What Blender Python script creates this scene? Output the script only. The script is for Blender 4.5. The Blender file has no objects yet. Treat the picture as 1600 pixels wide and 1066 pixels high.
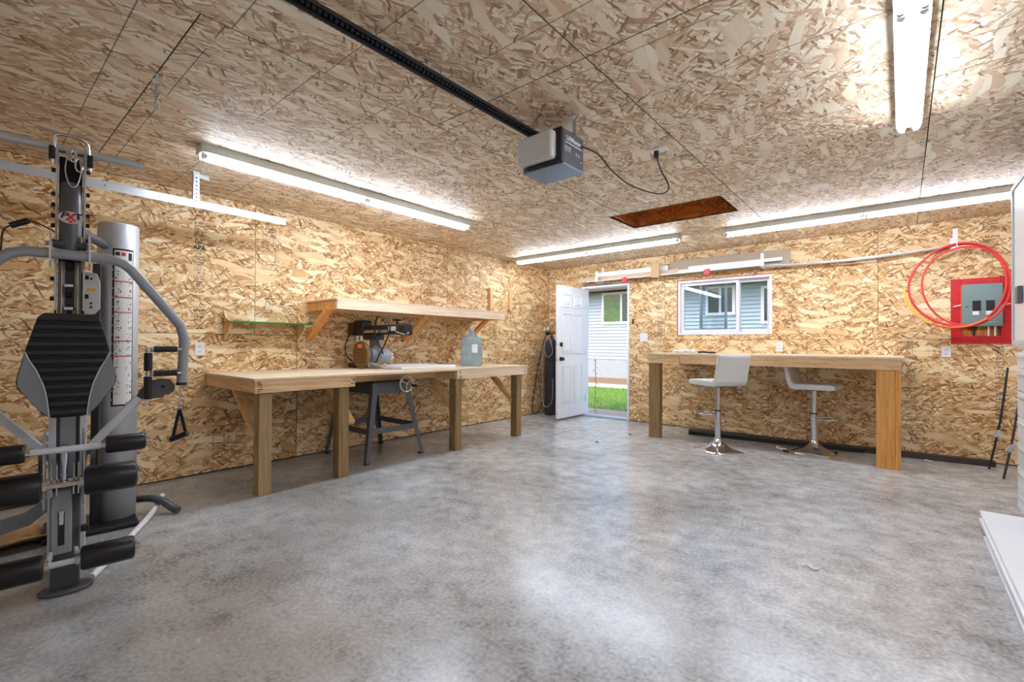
import bpy, math, random
from mathutils import Vector, Matrix
random.seed(7)
SC = bpy.context.scene
COL = SC.collection

# ------------------------------------------------------------------ camera, sky, exposure
FPX = 725.18
YAW, PITCH, ROLL = -0.69906, 0.008454, 0.005155
cam_d = bpy.data.cameras.new('camera'); cam_d.sensor_width = 36; cam_d.lens = 36*FPX/1600
cam_d.clip_start = 0.05; cam_d.clip_end = 200
cam = bpy.data.objects.new('camera', cam_d); COL.objects.link(cam); SC.camera = cam
fw = Vector((math.sin(YAW)*math.cos(PITCH), math.cos(YAW)*math.cos(PITCH), math.sin(PITCH)))
rt = Vector((math.cos(YAW), -math.sin(YAW), 0)); up = rt.cross(fw)
r2 = rt*math.cos(ROLL)+up*math.sin(ROLL); u2 = -rt*math.sin(ROLL)+up*math.cos(ROLL)
CAMP = Vector((4.664, -6.5286, 1.1378))
cam.matrix_world = Matrix(((r2.x,u2.x,-fw.x,CAMP.x),(r2.y,u2.y,-fw.y,CAMP.y),(r2.z,u2.z,-fw.z,CAMP.z),(0,0,0,1)))

w = bpy.data.worlds.new('sky'); SC.world = w; w.use_nodes = True
wn = w.node_tree.nodes; wl = w.node_tree.links
bg = wn['Background']; sky = wn.new('ShaderNodeTexSky'); sky.sky_type = 'NISHITA'
sky.sun_disc = False; sky.sun_elevation = math.radians(50); sky.sun_rotation = math.radians(200)
sky.dust_density = 3.0
wl.new(sky.outputs[0], bg.inputs[0]); bg.inputs[1].default_value = 0.15
sun_d = bpy.data.lights.new('sun', 'SUN'); sun_d.energy = 0.12; sun_d.angle = math.radians(12); sun_d.color = (1, .96, .9)
sun = bpy.data.objects.new('sun', sun_d); COL.objects.link(sun)
sun.rotation_euler = (math.radians(38), math.radians(14), 0)
SC.view_settings.view_transform = 'Standard'; SC.view_settings.look = 'None'
SC.view_settings.gamma = 1; SC.view_settings.use_curve_mapping = False
SC.view_settings.exposure = 1.64
TUBE_E = 17.0

# ------------------------------------------------------------------ materials
def L(r, g, b):
    f = lambda c: (c/255/12.92 if c/255 <= .04045 else ((c/255+.055)/1.055)**2.4)
    return (f(r), f(g), f(b), 1)
def newmat(name):
    m = bpy.data.materials.new(name); m.use_nodes = True
    nt = m.node_tree; return m, nt.nodes, nt.links, nt.nodes['Principled BSDF']
def mat(name, rgb, rough=.5, metal=0., var=.10, scale=30., bump=0., emit=0., coat=0.):
    m, n, l, b = newmat(name)
    c = L(*rgb)
    tc = n.new('ShaderNodeTexCoord'); nz = n.new('ShaderNodeTexNoise'); nz.inputs['Scale'].default_value = scale
    nz.inputs['Detail'].default_value = 4
    l.new(tc.outputs['Object'], nz.inputs['Vector'])
    mx = n.new('ShaderNodeMix'); mx.data_type = 'RGBA'
    mx.inputs[6].default_value = tuple(x*(1-var) for x in c[:3])+(1,); mx.inputs[7].default_value = tuple(min(1, x*(1+var)) for x in c[:3])+(1,)
    l.new(nz.outputs[0], mx.inputs[0]); l.new(mx.outputs[2], b.inputs['Base Color'])
    b.inputs['Roughness'].default_value = rough; b.inputs['Metallic'].default_value = metal
    if coat: b.inputs['Coat Weight'].default_value = coat
    if bump:
        bp = n.new('ShaderNodeBump'); bp.inputs['Strength'].default_value = bump; bp.inputs['Distance'].default_value = .002
        l.new(nz.outputs[0], bp.inputs['Height']); l.new(bp.outputs[0], b.inputs['Normal'])
    if emit:
        b.inputs['Emission Color'].default_value = c; b.inputs['Emission Strength'].default_value = emit
    return m
def ramp(n, stops):
    r = n.new('ShaderNodeValToRGB'); e = r.color_ramp.elements
    while len(e) < len(stops): e.new(.5)
    for i, (p, c) in enumerate(stops): e[i].position = p; e[i].color = L(*c)
    return r
def math_n(n, l, op, a, b=None, c=None):
    x = n.new('ShaderNodeMath'); x.operation = op
    for i, v in enumerate((a, b, c)):
        if v is None: continue
        if isinstance(v, (int, float)): x.inputs[i].default_value = v
        else: l.new(v, x.inputs[i])
    return x.outputs[0]
def osb(name, lines=False, stops=None, big=1.0):
    """oriented strand board: layers of long flakes laid at many angles"""
    m, n, l, b = newmat(name)
    tc = n.new('ShaderNodeTexCoord'); oi = n.new('ShaderNodeObjectInfo')
    off = n.new('ShaderNodeVectorMath'); off.operation = 'SCALE'; off.inputs[0].default_value = (53, 31, 0)
    l.new(oi.outputs['Random'], off.inputs['Scale'])
    ad = n.new('ShaderNodeVectorMath'); ad.operation = 'ADD'
    l.new(tc.outputs['Object'], ad.inputs[0]); l.new(off.outputs[0], ad.inputs[1])
    nz = n.new('ShaderNodeTexNoise'); nz.inputs['Scale'].default_value = 9; nz.inputs['Detail'].default_value = 3
    l.new(ad.outputs[0], nz.inputs['Vector'])
    ds = n.new('ShaderNodeVectorMath'); ds.operation = 'MULTIPLY_ADD'
    l.new(nz.outputs['Color'], ds.inputs[0]); ds.inputs[1].default_value = (.03, .03, 0)
    n2 = n.new('ShaderNodeTexNoise'); n2.inputs['Scale'].default_value = 2.6; n2.inputs['Detail'].default_value = 1; l.new(ad.outputs[0], n2.inputs['Vector'])
    d2 = n.new('ShaderNodeVectorMath'); d2.operation = 'MULTIPLY_ADD'; l.new(n2.outputs['Color'], d2.inputs[0]); d2.inputs[1].default_value = (.16, .16, 0); l.new(ad.outputs[0], d2.inputs[2])
    l.new(d2.outputs[0], ds.inputs[2])
    val = None; edge = None
    hue = None
    layers = [(4, 16, 70, 0), (-38, 14, 62, .45), (27, 12, 55, .48), (82, 14, 60, .60), (-14, 11, 50, .52), (55, 13, 62, .66), (-64, 12, 56, .68), (10, 9, 44, .60), (-25, 15, 80, .6), (40, 15, 80, .62), (18, 30, 150, .84), (-50, 28, 140, .87), (-8, 8, 34, .80)]
    for k, (ang, sx, sy, th) in enumerate(layers):
        mp = n.new('ShaderNodeMapping'); mp.vector_type = 'TEXTURE'
        mp.inputs['Rotation'].default_value = (0, 0, math.radians(ang))
        mp.inputs['Scale'].default_value = (1.3*big/sx, 1.45*big/sy, 1); mp.inputs['Location'].default_value = (k*3.3, k*1.7, 0)
        l.new(ds.outputs[0], mp.inputs['Vector'])
        v = n.new('ShaderNodeTexVoronoi'); v.voronoi_dimensions = '2D'; v.inputs['Scale'].default_value = 1
        l.new(mp.outputs[0], v.inputs['Vector'])
        sp = n.new('ShaderNodeSeparateColor'); l.new(v.outputs['Color'], sp.inputs[0])
        # fine grain along the flake
        g = n.new('ShaderNodeTexNoise'); g.noise_dimensions = '2D'; g.inputs['Scale'].default_value = 2.2; g.inputs['Detail'].default_value = 1
        gm = n.new('ShaderNodeMapping'); gm.inputs['Scale'].default_value = (.35, 2.2, 1); l.new(mp.outputs[0], gm.inputs['Vector']); l.new(gm.outputs[0], g.inputs['Vector'])
        tone = math_n(n, l, 'MULTIPLY_ADD', math_n(n, l, 'SUBTRACT', g.outputs[0], .5), .34, math_n(n, l, 'MULTIPLY_ADD', sp.outputs[1], .74, .20))
        if k in (10, 11): tone = math_n(n, l, 'MULTIPLY', tone, .42)
        if k == 12: tone = math_n(n, l, 'MULTIPLY_ADD', tone, .5, .45)
        if th: # small shadow painted into the tone where a flake overlaps its neighbours
            rim = math_n(n, l, 'SMOOTH_MIN', math_n(n, l, 'MULTIPLY', math_n(n, l, 'SUBTRACT', .80, v.outputs['Distance']), 3.0), 1.0, .1)
            tone = math_n(n, l, 'MULTIPLY', tone, math_n(n, l, 'MULTIPLY_ADD', rim, .24, .76))
        if val is None: val = tone; hue = sp.outputs[2]
        else:
            mk = math_n(n, l, 'GREATER_THAN', sp.outputs[0], th)
            mx = n.new('ShaderNodeMix'); l.new(mk, mx.inputs[0]); l.new(val, mx.inputs[2]); l.new(tone, mx.inputs[3]); val = mx.outputs[0]
            mh = n.new('ShaderNodeMix'); l.new(mk, mh.inputs[0]); l.new(hue, mh.inputs[2]); l.new(sp.outputs[2], mh.inputs[3]); hue = mh.outputs[0]
    rp = ramp(n, stops or [(0, (92, 58, 34)), (.14, (150, 104, 62)), (.28, (196, 150, 98)), (.46, (220, 182, 130)), (.72, (236, 208, 160)), (1, (248, 232, 198))])
    l.new(val, rp.inputs[0]); colr = rp.outputs[0]
    hm = n.new('ShaderNodeMix'); hm.data_type = 'RGBA'; hm.blend_type = 'MULTIPLY'; hm.inputs[7].default_value = (.82, .62, .46, 1)
    l.new(math_n(n, l, 'MULTIPLY', math_n(n, l, 'GREATER_THAN', hue, .82), .7), hm.inputs[0]); l.new(colr, hm.inputs[6]); colr = hm.outputs[2]
    # large faint patches
    pn = n.new('ShaderNodeTexNoise'); pn.inputs['Scale'].default_value = 1.6; l.new(ad.outputs[0], pn.inputs['Vector'])
    hs = n.new('ShaderNodeHueSaturation'); l.new(colr, hs.inputs['Color'])
    l.new(math_n(n, l, 'MULTIPLY_ADD', pn.outputs[0], .34, .83), hs.inputs['Value']); l.new(math_n(n, l, 'MULTIPLY_ADD', pn.outputs[0], -.25, 1.02 if lines else 1.13), hs.inputs['Saturation'])
    colr = hs.outputs[0]
    if lines: # printed nailing lines across the sheet
        sx = n.new('ShaderNodeSeparateXYZ'); l.new(tc.outputs['Object'], sx.inputs[0])
        fr = math_n(n, l, 'FRACT', math_n(n, l, 'MULTIPLY_ADD', sx.outputs[0], 1/.406, .25))
        mk = math_n(n, l, 'LESS_THAN', math_n(n, l, 'ABSOLUTE', math_n(n, l, 'SUBTRACT', fr, .5)), .0065)
        fade = math_n(n, l, 'GREATER_THAN', pn.outputs[0], .40)
        mk = math_n(n, l, 'MULTIPLY', math_n(n, l, 'MULTIPLY', mk, fade), .75)
        mx = n.new('ShaderNodeMix'); mx.data_type = 'RGBA'; l.new(mk, mx.inputs[0]); l.new(colr, mx.inputs[6]); mx.inputs[7].default_value = L(70, 66, 58); colr = mx.outputs[2]
    l.new(colr, b.inputs['Base Color']); b.inputs['Roughness'].default_value = .62
    return m
def wood(name, dark, light, rough=.55, axis=0, knots=True):
    m, n, l, b = newmat(name)
    tc = n.new('ShaderNodeTexCoord'); mp = n.new('ShaderNodeMapping'); s = [30, 30, 30]; s[axis] = 2.2; mp.inputs['Scale'].default_value = s
    oi = n.new('ShaderNodeObjectInfo'); off = n.new('ShaderNodeVectorMath'); off.operation = 'MULTIPLY_ADD'
    off.inputs[1].default_value = (1, 1, 1); l.new(tc.outputs['Object'], off.inputs[0]); l.new(oi.outputs['Random'], off.inputs[2])
    l.new(off.outputs[0], mp.inputs['Vector'])
    nz = n.new('ShaderNodeTexNoise'); nz.inputs['Scale'].default_value = 1.4; nz.inputs['Detail'].default_value = 6; nz.inputs['Distortion'].default_value = .6
    l.new(mp.outputs[0], nz.inputs['Vector'])
    rp = ramp(n, [(.28, dark), (.62, light)]); l.new(nz.outputs[0], rp.inputs[0]); c = rp.outputs[0]
    if knots:
        v = n.new('ShaderNodeTexVoronoi'); v.inputs['Scale'].default_value = 6.5; l.new(off.outputs[0], v.inputs['Vector'])
        k = math_n(n, l, 'LESS_THAN', v.outputs['Distance'], .055)
        mx = n.new('ShaderNodeMix'); mx.data_type = 'RGBA'; l.new(math_n(n, l, 'MULTIPLY', k, .7), mx.inputs[0]); l.new(c, mx.inputs[6])
        mx.inputs[7].default_value = L(*[x*.45 for x in dark]); c = mx.outputs[2]
    l.new(c, b.inputs['Base Color']); b.inputs['Roughness'].default_value = rough
    return m
def concrete(name):
    m, n, l, b = newmat(name)
    tc = n.new('ShaderNodeTexCoord')
    def nz(s, d, dist=0, sc=(1, 1, 1)):
        mp = n.new('ShaderNodeMapping'); mp.inputs['Scale'].default_value = sc; l.new(tc.outputs['Object'], mp.inputs[0])
        x = n.new('ShaderNodeTexNoise'); x.inputs['Scale'].default_value = s; x.inputs['Detail'].default_value = d; x.inputs['Distortion'].default_value = dist; l.new(mp.outputs[0], x.inputs['Vector']); return x.outputs[0]
    a = nz(1.3, 10, .1); c = nz(9, 10, .0); d = nz(55, 6); e = nz(1.1, 9, .1)
    v = math_n(n, l, 'ADD', math_n(n, l, 'MULTIPLY', a, .36), math_n(n, l, 'ADD', math_n(n, l, 'MULTIPLY', c, .32), math_n(n, l, 'MULTIPLY', d, .32)))
    rp = ramp(n, [(.36, (118, 116, 114)), (.45, (160, 159, 158)), (.53, (182, 182, 182)), (.63, (208, 209, 210))]); l.new(v, rp.inputs[0])
    # brown staining, heavier toward the gym corner of the slab
    sx = n.new('ShaderNodeSeparateXYZ'); l.new(tc.outputs['Object'], sx.inputs[0])
    near = math_n(n, l, 'ADD', math_n(n, l, 'MULTIPLY', sx.outputs[0], -.10), math_n(n, l, 'MULTIPLY', sx.outputs[1], -.10))
    sr = n.new('ShaderNodeMapRange'); sr.interpolation_type = 'SMOOTHSTEP'; sr.inputs[1].default_value = .50; sr.inputs[2].default_value = .92; sr.inputs[3].default_value = 0; sr.inputs[4].default_value = .75
    l.new(math_n(n, l, 'ADD', math_n(n, l, 'MULTIPLY', near, .45), math_n(n, l, 'ADD', math_n(n, l, 'MULTIPLY', e, .7), math_n(n, l, 'MULTIPLY', c, .25))), sr.inputs[0]); st = sr.outputs[0]
    mx = n.new('ShaderNodeMix'); mx.data_type = 'RGBA'; l.new(st, mx.inputs[0]); l.new(rp.outputs[0], mx.inputs[6]); mx.inputs[7].default_value = L(124, 112, 100)
    # hairline cracks
    vo = n.new('ShaderNodeTexVoronoi'); vo.feature = 'DISTANCE_TO_EDGE'; vo.inputs['Scale'].default_value = .55
    wv = n.new('ShaderNodeVectorMath'); wv.operation = 'MULTIPLY_ADD'; nn = n.new('ShaderNodeTexNoise'); nn.inputs['Scale'].default_value = 3; nn.inputs['Detail'].default_value = 5
    l.new(tc.outputs['Object'], nn.inputs['Vector']); l.new(nn.outputs['Color'], wv.inputs[0]); wv.inputs[1].default_value = (.5, .5, 0); l.new(tc.outputs['Object'], wv.inputs[2]); l.new(wv.outputs[0], vo.inputs['Vector'])
    ck = math_n(n, l, 'MULTIPLY', math_n(n, l, 'LESS_THAN', vo.outputs['Distance'], .0022), math_n(n, l, 'GREATER_THAN', e, .5))
    m2 = n.new('ShaderNodeMix'); m2.data_type = 'RGBA'; l.new(math_n(n, l, 'MULTIPLY', ck, .14), m2.inputs[0]); l.new(mx.outputs[2], m2.inputs[6]); m2.inputs[7].default_value = L(84, 80, 76)
    l.new(m2.outputs[2], b.inputs['Base Color'])
    l.new(math_n(n, l, 'MULTIPLY_ADD', c, .12, .185), b.inputs['Roughness'])
    b.inputs['Specular IOR Level'].default_value = .65
    bp = n.new('ShaderNodeBump'); bp.inputs['Strength'].default_value = .12; bp.inputs['Distance'].default_value = .002; l.new(c, bp.inputs['Height']); l.new(bp.outputs[0], b.inputs['Normal'])
    return m
def glass(name, tint=(235, 242, 245), refl=.08):
    m, n, l, b = newmat(name)
    n.remove(b); out = n['Material Output']
    t = n.new('ShaderNodeBsdfTransparent'); t.inputs[0].default_value = L(*tint); g = n.new('ShaderNodeBsdfGlossy'); g.inputs['Roughness'].default_value = .02
    fr = n.new('ShaderNodeFresnel'); fr.inputs[0].default_value = 1.45; mx = n.new('ShaderNodeMixShader')
    l.new(math_n(n, l, 'ADD', fr.outputs[0], refl*.3), mx.inputs[0]); l.new(t.outputs[0], mx.inputs[1]); l.new(g.outputs[0], mx.inputs[2]); l.new(mx.outputs[0], out.inputs[0])
    return m

M = {}
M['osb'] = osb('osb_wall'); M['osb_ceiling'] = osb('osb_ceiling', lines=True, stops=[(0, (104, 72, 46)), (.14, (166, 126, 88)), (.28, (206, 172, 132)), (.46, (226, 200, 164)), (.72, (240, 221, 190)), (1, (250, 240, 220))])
M['osb_shaft'] = osb('osb_orange', stops=[(0, (92, 44, 14)), (.3, (168, 92, 32)), (.7, (196, 118, 48)), (1, (218, 150, 80))])  # darker, more orange strand board than on the walls
M['green'] = mat('edge_sealer_green', (62, 108, 66), .7)
M['dark'] = mat('dark_gap', (38, 32, 26), .9)
M['concrete'] = concrete('concrete_slab')
M['white'] = mat('white_paint', (238, 239, 242), .35, var=.02)
M['tray'] = mat('fixture_enamel', (196, 196, 190), .4, var=.03)
M['whitem'] = mat('white_enamel_metal', (232, 233, 232), .3, var=.03)
M['vinyl'] = mat('white_vinyl', (228, 229, 234), .4, var=.02)
M['tube'] = mat('lit_tube', (226, 238, 255), .4, var=0, emit=TUBE_E)
M['chrome'] = mat('chrome', (214, 216, 220), .14, 1., var=.04)
M['galv'] = mat('galvanised_steel', (196, 202, 206), .34, .45, var=.10, scale=14)
M['steelgrey'] = mat('grey_enamel', (150, 154, 160), .36, .1, var=.06)
M['lightgrey'] = mat('silver_enamel', (204, 208, 213), .34, .15, var=.05)
M['shroud'] = mat('brushed_silver', (206, 210, 215), .38, .4, var=.04)
M['darkgrey'] = mat('charcoal_enamel', (84, 86, 90), .38, .1, var=.08)
M['black'] = mat('black_plastic', (24, 24, 26), .42, var=.15)
M['foam'] = mat('black_foam_vinyl', (20, 20, 22), .38, var=.2, scale=220, bump=.2)
M['vinylblack'] = mat('black_vinyl', (34, 34, 36), .45, var=.15, scale=200, bump=.2)
M['vinylgrey'] = mat('grey_vinyl', (124, 127, 133), .5, var=.05, scale=300, bump=.15)
M['red'] = mat('red_plastic', (206, 32, 42), .4)
M['redpaint'] = mat('red_paint', (196, 10, 22), .45, var=.45, scale=22)
M['yellow'] = mat('yellow_hose', (236, 190, 60), .4)
M['orange'] = mat('orange_hose', (240, 112, 52), .4)
M['redhose'] = mat('red_hose', (224, 58, 56), .35)
M['ink'] = mat('black_ink', (48, 40, 34), .8)
M['inkfaint'] = mat('faded_ink', (104, 78, 54), .8)
M['pine'] = wood('pine_board', (216, 166, 112), (240, 204, 158), axis=1); M['pinex'] = wood('pine_board_x', (216, 166, 112), (240, 204, 158), axis=0)
M['pinez'] = wood('pine_board_z', (212, 158, 100), (236, 196, 142), axis=2)
M['palepine'] = wood('pale_pine', (226, 194, 158), (244, 222, 194), axis=1)
M['fir'] = wood('orange_fir', (210, 138, 62), (232, 172, 96), axis=2)
M['treated'] = wood('treated_post', (120, 92, 54), (158, 128, 82), axis=2)
M['treatedpale'] = wood('weathered_post', (140, 112, 76), (176, 146, 104), axis=2)
M['ply'] = wood('plywood_top', (214, 186, 150), (232, 210, 180), axis=1, knots=False)
M['darkwood'] = wood('dark_stained_timber', (38, 30, 25), (70, 56, 45), axis=0, knots=False)
M['cardboard'] = mat('cardboard', (198, 164, 122), .8, var=.08)
M['beige'] = mat('beige_board', (206, 182, 154), .6, var=.05)
M['taupe'] = mat('taupe_board', (178, 160, 138), .6, var=.05)
M['breaker'] = mat('grey_panel_enamel', (120, 138, 136), .4, var=.05)
M['navy'] = mat('navy_tank_paint', (46, 54, 68), .42, var=.25, scale=12)
M['hosegrey'] = mat('grey_hose', (150, 150, 146), .5)
M['sawgrey'] = mat('saw_stand_enamel', (92, 97, 104), .42, .25, var=.1)
M['sawdark'] = mat('saw_dark_casting', (46, 46, 50), .4, .3, var=.15)
M['sawbrown'] = mat('brown_motor_cover', (84, 52, 34), .5)
M['brass'] = mat('bronze_guard', (132, 104, 58), .4, .6, var=.25, scale=40)
M['glass'] = glass('window_glass'); M['glassgreen'] = glass('green_glass', (150, 205, 160), .3)
M['glassedge'] = mat('green_glass_edge', (40, 120, 62), .15)
m_, n_, l_, b_ = newmat('blue_jug_plastic'); b_.inputs['Base Color'].default_value = L(196, 214, 224); b_.inputs['Roughness'].default_value = .2
tr_ = n_.new('ShaderNodeBsdfTransparent'); tr_.inputs[0].default_value = L(206, 226, 236); ms_ = n_.new('ShaderNodeMixShader'); nz_ = n_.new('ShaderNodeTexNoise'); nz_.inputs['Scale'].default_value = 6
l_.new(math_n(n_, l_, 'MULTIPLY_ADD', nz_.outputs[0], .2, .28), ms_.inputs[0]); l_.new(tr_.outputs[0], ms_.inputs[1]); l_.new(b_.outputs[0], ms_.inputs[2]); l_.new(ms_.outputs[0], n_['Material Output'].inputs[0]); M['jug'] = m_
M['leather'] = mat('pale_grey_leatherette', (214, 214, 210), .45, var=.04, scale=120, bump=.1)
M['paper'] = mat('white_paper', (232, 230, 226), .7, var=.03)
M['pink'] = mat('red_line_ink', (214, 96, 100), .7)
M['siding'] = mat('pale_blue_siding', (186, 198, 208), .6, var=.03)
M['foundation'] = mat('grey_parging', (168, 176, 182), .85, var=.12, scale=6)
M['soffit'] = mat('soffit_brown', (92, 82, 76), .7)
M['roof'] = mat('roof_shingle', (86, 80, 76), .9, var=.3)
M['lawn'] = mat('lawn_soil', (112, 140, 62), .9, var=.3, scale=5)
M['blade'] = mat('grass_blade', (128, 178, 66), .7, var=.3, scale=3)
M['gravel'] = mat('gravel_strip', (190, 172, 156), .95, var=.3, scale=45, bump=.6)
M['walk'] = mat('pale_walk', (222, 214, 206), .9, var=.06)
M['dirt'] = mat('brown_soil', (150, 122, 92), .95, var=.3, scale=12)
M['darkglass'] = mat('dark_house_glass', (60, 66, 72), .08, var=.1)
M['leafglass'] = mat('glass_with_foliage', (70, 110, 60), .1, var=.6, scale=9)
M['silver'] = mat('silver_badge', (205, 206, 210), .3, .5, var=.03)
M['lens'] = mat('frosted_lens', (206, 203, 198), .35, var=.03)
M['openerblue'] = mat('zinc_chassis', (150, 168, 192), .35, .4, var=.05)
M['openergrey'] = mat('opener_grey', (92, 92, 96), .45, .2, var=.05)

# ------------------------------------------------------------------ mesh helpers
class MB:
    def __init__(s): s.v = []; s.f = []; s.sm = []; s.mi = []
    def add(s, vs, fs, smooth=False, mi=0):
        o = len(s.v); s.v += [tuple(x) for x in vs]
        for f in fs: s.f.append(tuple(i+o for i in f)); s.sm.append(smooth); s.mi.append(mi)
        return s
    def box(s, a, b, mi=0):
        x0, y0, z0 = [min(p, q) for p, q in zip(a, b)]; x1, y1, z1 = [max(p, q) for p, q in zip(a, b)]
        return s.add([(x0,y0,z0),(x1,y0,z0),(x1,y1,z0),(x0,y1,z0),(x0,y0,z1),(x1,y0,z1),(x1,y1,z1),(x0,y1,z1)],
            [(0,3,2,1),(4,5,6,7),(0,1,5,4),(1,2,6,5),(2,3,7,6),(3,0,4,7)], mi=mi)
    def beam(s, a, b, wd, ht, upv=(0,0,1)):
        """square-section bar from a to b"""
        a = Vector(a); b = Vector(b); d = (b-a).normalized(); uv = Vector(upv)
        if abs(d.dot(uv)) > .98: uv = Vector((1,0,0))
        r = d.cross(uv).normalized(); q = r.cross(d).normalized()
        vs = [p+r*sx*wd/2+q*sz*ht/2 for p in (a, b) for sx, sz in ((-1,-1),(1,-1),(1,1),(-1,1))]
        return s.add(vs, [(0,1,2,3),(7,6,5,4),(0,4,5,1),(1,5,6,2),(2,6,7,3),(3,7,4,0)])
    def tube(s, pts, r, seg=12, closed=False, cap=True):
        pts = [Vector(p) for p in pts]; n = len(pts); rs = r if isinstance(r, (list, tuple)) else [r]*n
        rings = []; prev = None
        for i, p in enumerate(pts):
            if closed: d = pts[(i+1) % n]-pts[i-1]
            else: d = pts[min(i+1, n-1)]-pts[max(i-1, 0)]
            d.normalize()
            if prev is None:
                t = Vector((0,0,1)) if abs(d.z) < .9 else Vector((1,0,0)); x = d.cross(t).normalized()
            else: x = (prev-d*prev.dot(d)).normalized()
            prev = x; y = d.cross(x)
            rings.append([p+(x*math.cos(2*math.pi*k/seg)+y*math.sin(2*math.pi*k/seg))*rs[i] for k in range(seg)])
        vs = [q for rg in rings for q in rg]; fs = []
        for i in range(n if closed else n-1):
            j = (i+1) % n
            for k in range(seg): fs.append((i*seg+k, j*seg+k, j*seg+(k+1) % seg, i*seg+(k+1) % seg))
        s.add(vs, [f[::-1] for f in fs], True)
        if cap and not closed:
            s.add(rings[0], [tuple(range(seg))]); s.add(rings[-1], [tuple(range(seg))[::-1]])
        return s
    def cyl(s, a, b, r, seg=16, r2=None): return s.tube([a, b], [r, r if r2 is None else r2], seg)
    def lathe(s, prof, c=(0,0,0), seg=24, sq=0):
        vs = []; n = len(prof)
        for r, z in prof:
            for k in range(seg):
                a = 2*math.pi*k/seg; cx, sy = math.cos(a), math.sin(a)
                vs.append((c[0]+r*cx, c[1]+r*sy, c[2]+z))
        fs = [(i*seg+k, i*seg+(k+1) % seg, (i+1)*seg+(k+1) % seg, (i+1)*seg+k) for i in range(n-1) for k in range(seg)]
        s.add(vs, fs, True)
        if prof[0][0] > 1e-5: s.add(vs[:seg], [tuple(range(seg))[::-1]])
        if prof[-1][0] > 1e-5: s.add(vs[-seg:], [tuple(range(seg))])
        return s
    def prism(s, poly, f, t0, t1):
        """polygon (a,b) extruded from t0 to t1; f(a,b,t)->xyz"""
        n = len(poly); vs = [f(a, b, t0) for a, b in poly]+[f(a, b, t1) for a, b in poly]
        return s.add(vs, [tuple(range(n)), tuple(range(2*n-1, n-1, -1))]+[(i, n+i, n+(i+1) % n, (i+1) % n) for i in range(n)])
    def quad(s, a, b, c, d): return s.add([a, b, c, d], [(0,1,2,3)])
    def build(s, name, m, parent=None, bevel=0, seg=2, fix=True):
        me = bpy.data.meshes.new(name); me.from_pydata(s.v, [], s.f)
        for mm in (m if isinstance(m, (list, tuple)) else [m]): me.materials.append(M[mm] if isinstance(mm, str) else mm)
        me.polygons.foreach_set('use_smooth', s.sm); me.polygons.foreach_set('material_index', s.mi)
        if fix:
            import bmesh
            bm = bmesh.new(); bm.from_mesh(me); bmesh.ops.recalc_face_normals(bm, faces=bm.faces); bm.to_mesh(me); bm.free()
        me.update()
        o = bpy.data.objects.new(name, me); COL.objects.link(o)
        if parent: o.parent = parent
        if bevel:
            bv = o.modifiers.new('bevel', 'BEVEL'); bv.width = bevel; bv.segments = seg; bv.limit_method = 'ANGLE'
        return o
def tag(o, label, cat, group=None):
    o['label'] = label; o['category'] = cat
    if group: o['group'] = group
    return o
def thing(name, label, cat, loc=(0,0,0), rz=0., group=None):
    o = bpy.data.objects.new(name, None); COL.objects.link(o); o.empty_display_size = .1
    o.location = loc; o.rotation_euler = (0, 0, rz); return tag(o, label, cat, group)
def struct(o): o['kind'] = 'structure'; return o
def smooth(ctrl, n=8, closed=False):
    """Catmull-Rom through control points"""
    P = [Vector(p) for p in ctrl]; out = []; N = len(P)
    for i in range(N if closed else N-1):
        if closed: p0, p1, p2, p3 = P[i-1], P[i], P[(i+1) % N], P[(i+2) % N]
        else: p0, p1, p2, p3 = P[max(i-1, 0)], P[i], P[i+1], P[min(i+2, N-1)]
        for k in range(n):
            t = k/n; out.append(.5*((2*p1)+(p2-p0)*t+(2*p0-5*p1+4*p2-p3)*t*t+(3*p1-p0-3*p2+p3)*t**3))
    if not closed: out.append(P[-1])
    return out
def text(name, body, size, m, parent, mtx, spacing=1.0, xscale=1.0, shear=0, offset=0):
    cu = bpy.data.curves.new(name, 'FONT'); cu.body = body; cu.size = size; cu.align_x = 'CENTER'; cu.align_y = 'CENTER'
    cu.space_character = spacing; cu.shear = shear; cu.offset = offset; cu.resolution_u = 3; cu.extrude = .0003
    t = bpy.data.objects.new(name, cu); COL.objects.link(t)
    me = bpy.data.meshes.new_from_object(t.evaluated_get(bpy.context.evaluated_depsgraph_get()))
    bpy.data.objects.remove(t); bpy.data.curves.remove(cu)
    for v in me.vertices: v.co.x *= xscale
    me.materials.clear(); me.materials.append(M[m]); me.name = name
    o = bpy.data.objects.new(name, me); COL.objects.link(o); o.parent = parent; o.matrix_basis = mtx; return o
def axes(x, y, z, o): # columns
    return Matrix(((x[0],y[0],z[0],o[0]),(x[1],y[1],z[1],o[1]),(x[2],y[2],z[2],o[2]),(0,0,0,1)))

# ------------------------------------------------------------------ room shell
H = 2.44; RX = 6.10; FY = -7.30; T = .011
DX0, DX1, DZ = .70, 1.47, 2.06             # door opening
WX0, WX1, WZ0, WZ1 = 2.24, 3.42, 1.29, 2.045  # window opening
HX0, HX1, HY0, HY1 = 2.40, 3.45, -2.30, -1.73 # attic hatch
def rect_minus(x0, x1, y0, y1, holes):
    xs = sorted({x0, x1, *[min(max(h[0], x0), x1) for h in holes], *[min(max(h[1], x0), x1) for h in holes]})
    ys = sorted({y0, y1, *[min(max(h[2], y0), y1) for h in holes], *[min(max(h[3], y0), y1) for h in holes]})
    out = []
    for i in range(len(xs)-1):
        col = []
        for j in range(len(ys)-1):
            cx, cy = (xs[i]+xs[i+1])/2, (ys[j]+ys[j+1])/2
            if any(h[0] < cx < h[1] and h[2] < cy < h[3] for h in holes): continue
            if col and abs(col[-1][3]-ys[j]) < 1e-9: col[-1][3] = ys[j+1]
            else: col.append([xs[i], xs[i+1], ys[j], ys[j+1]])
        out += col
    return out
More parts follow.
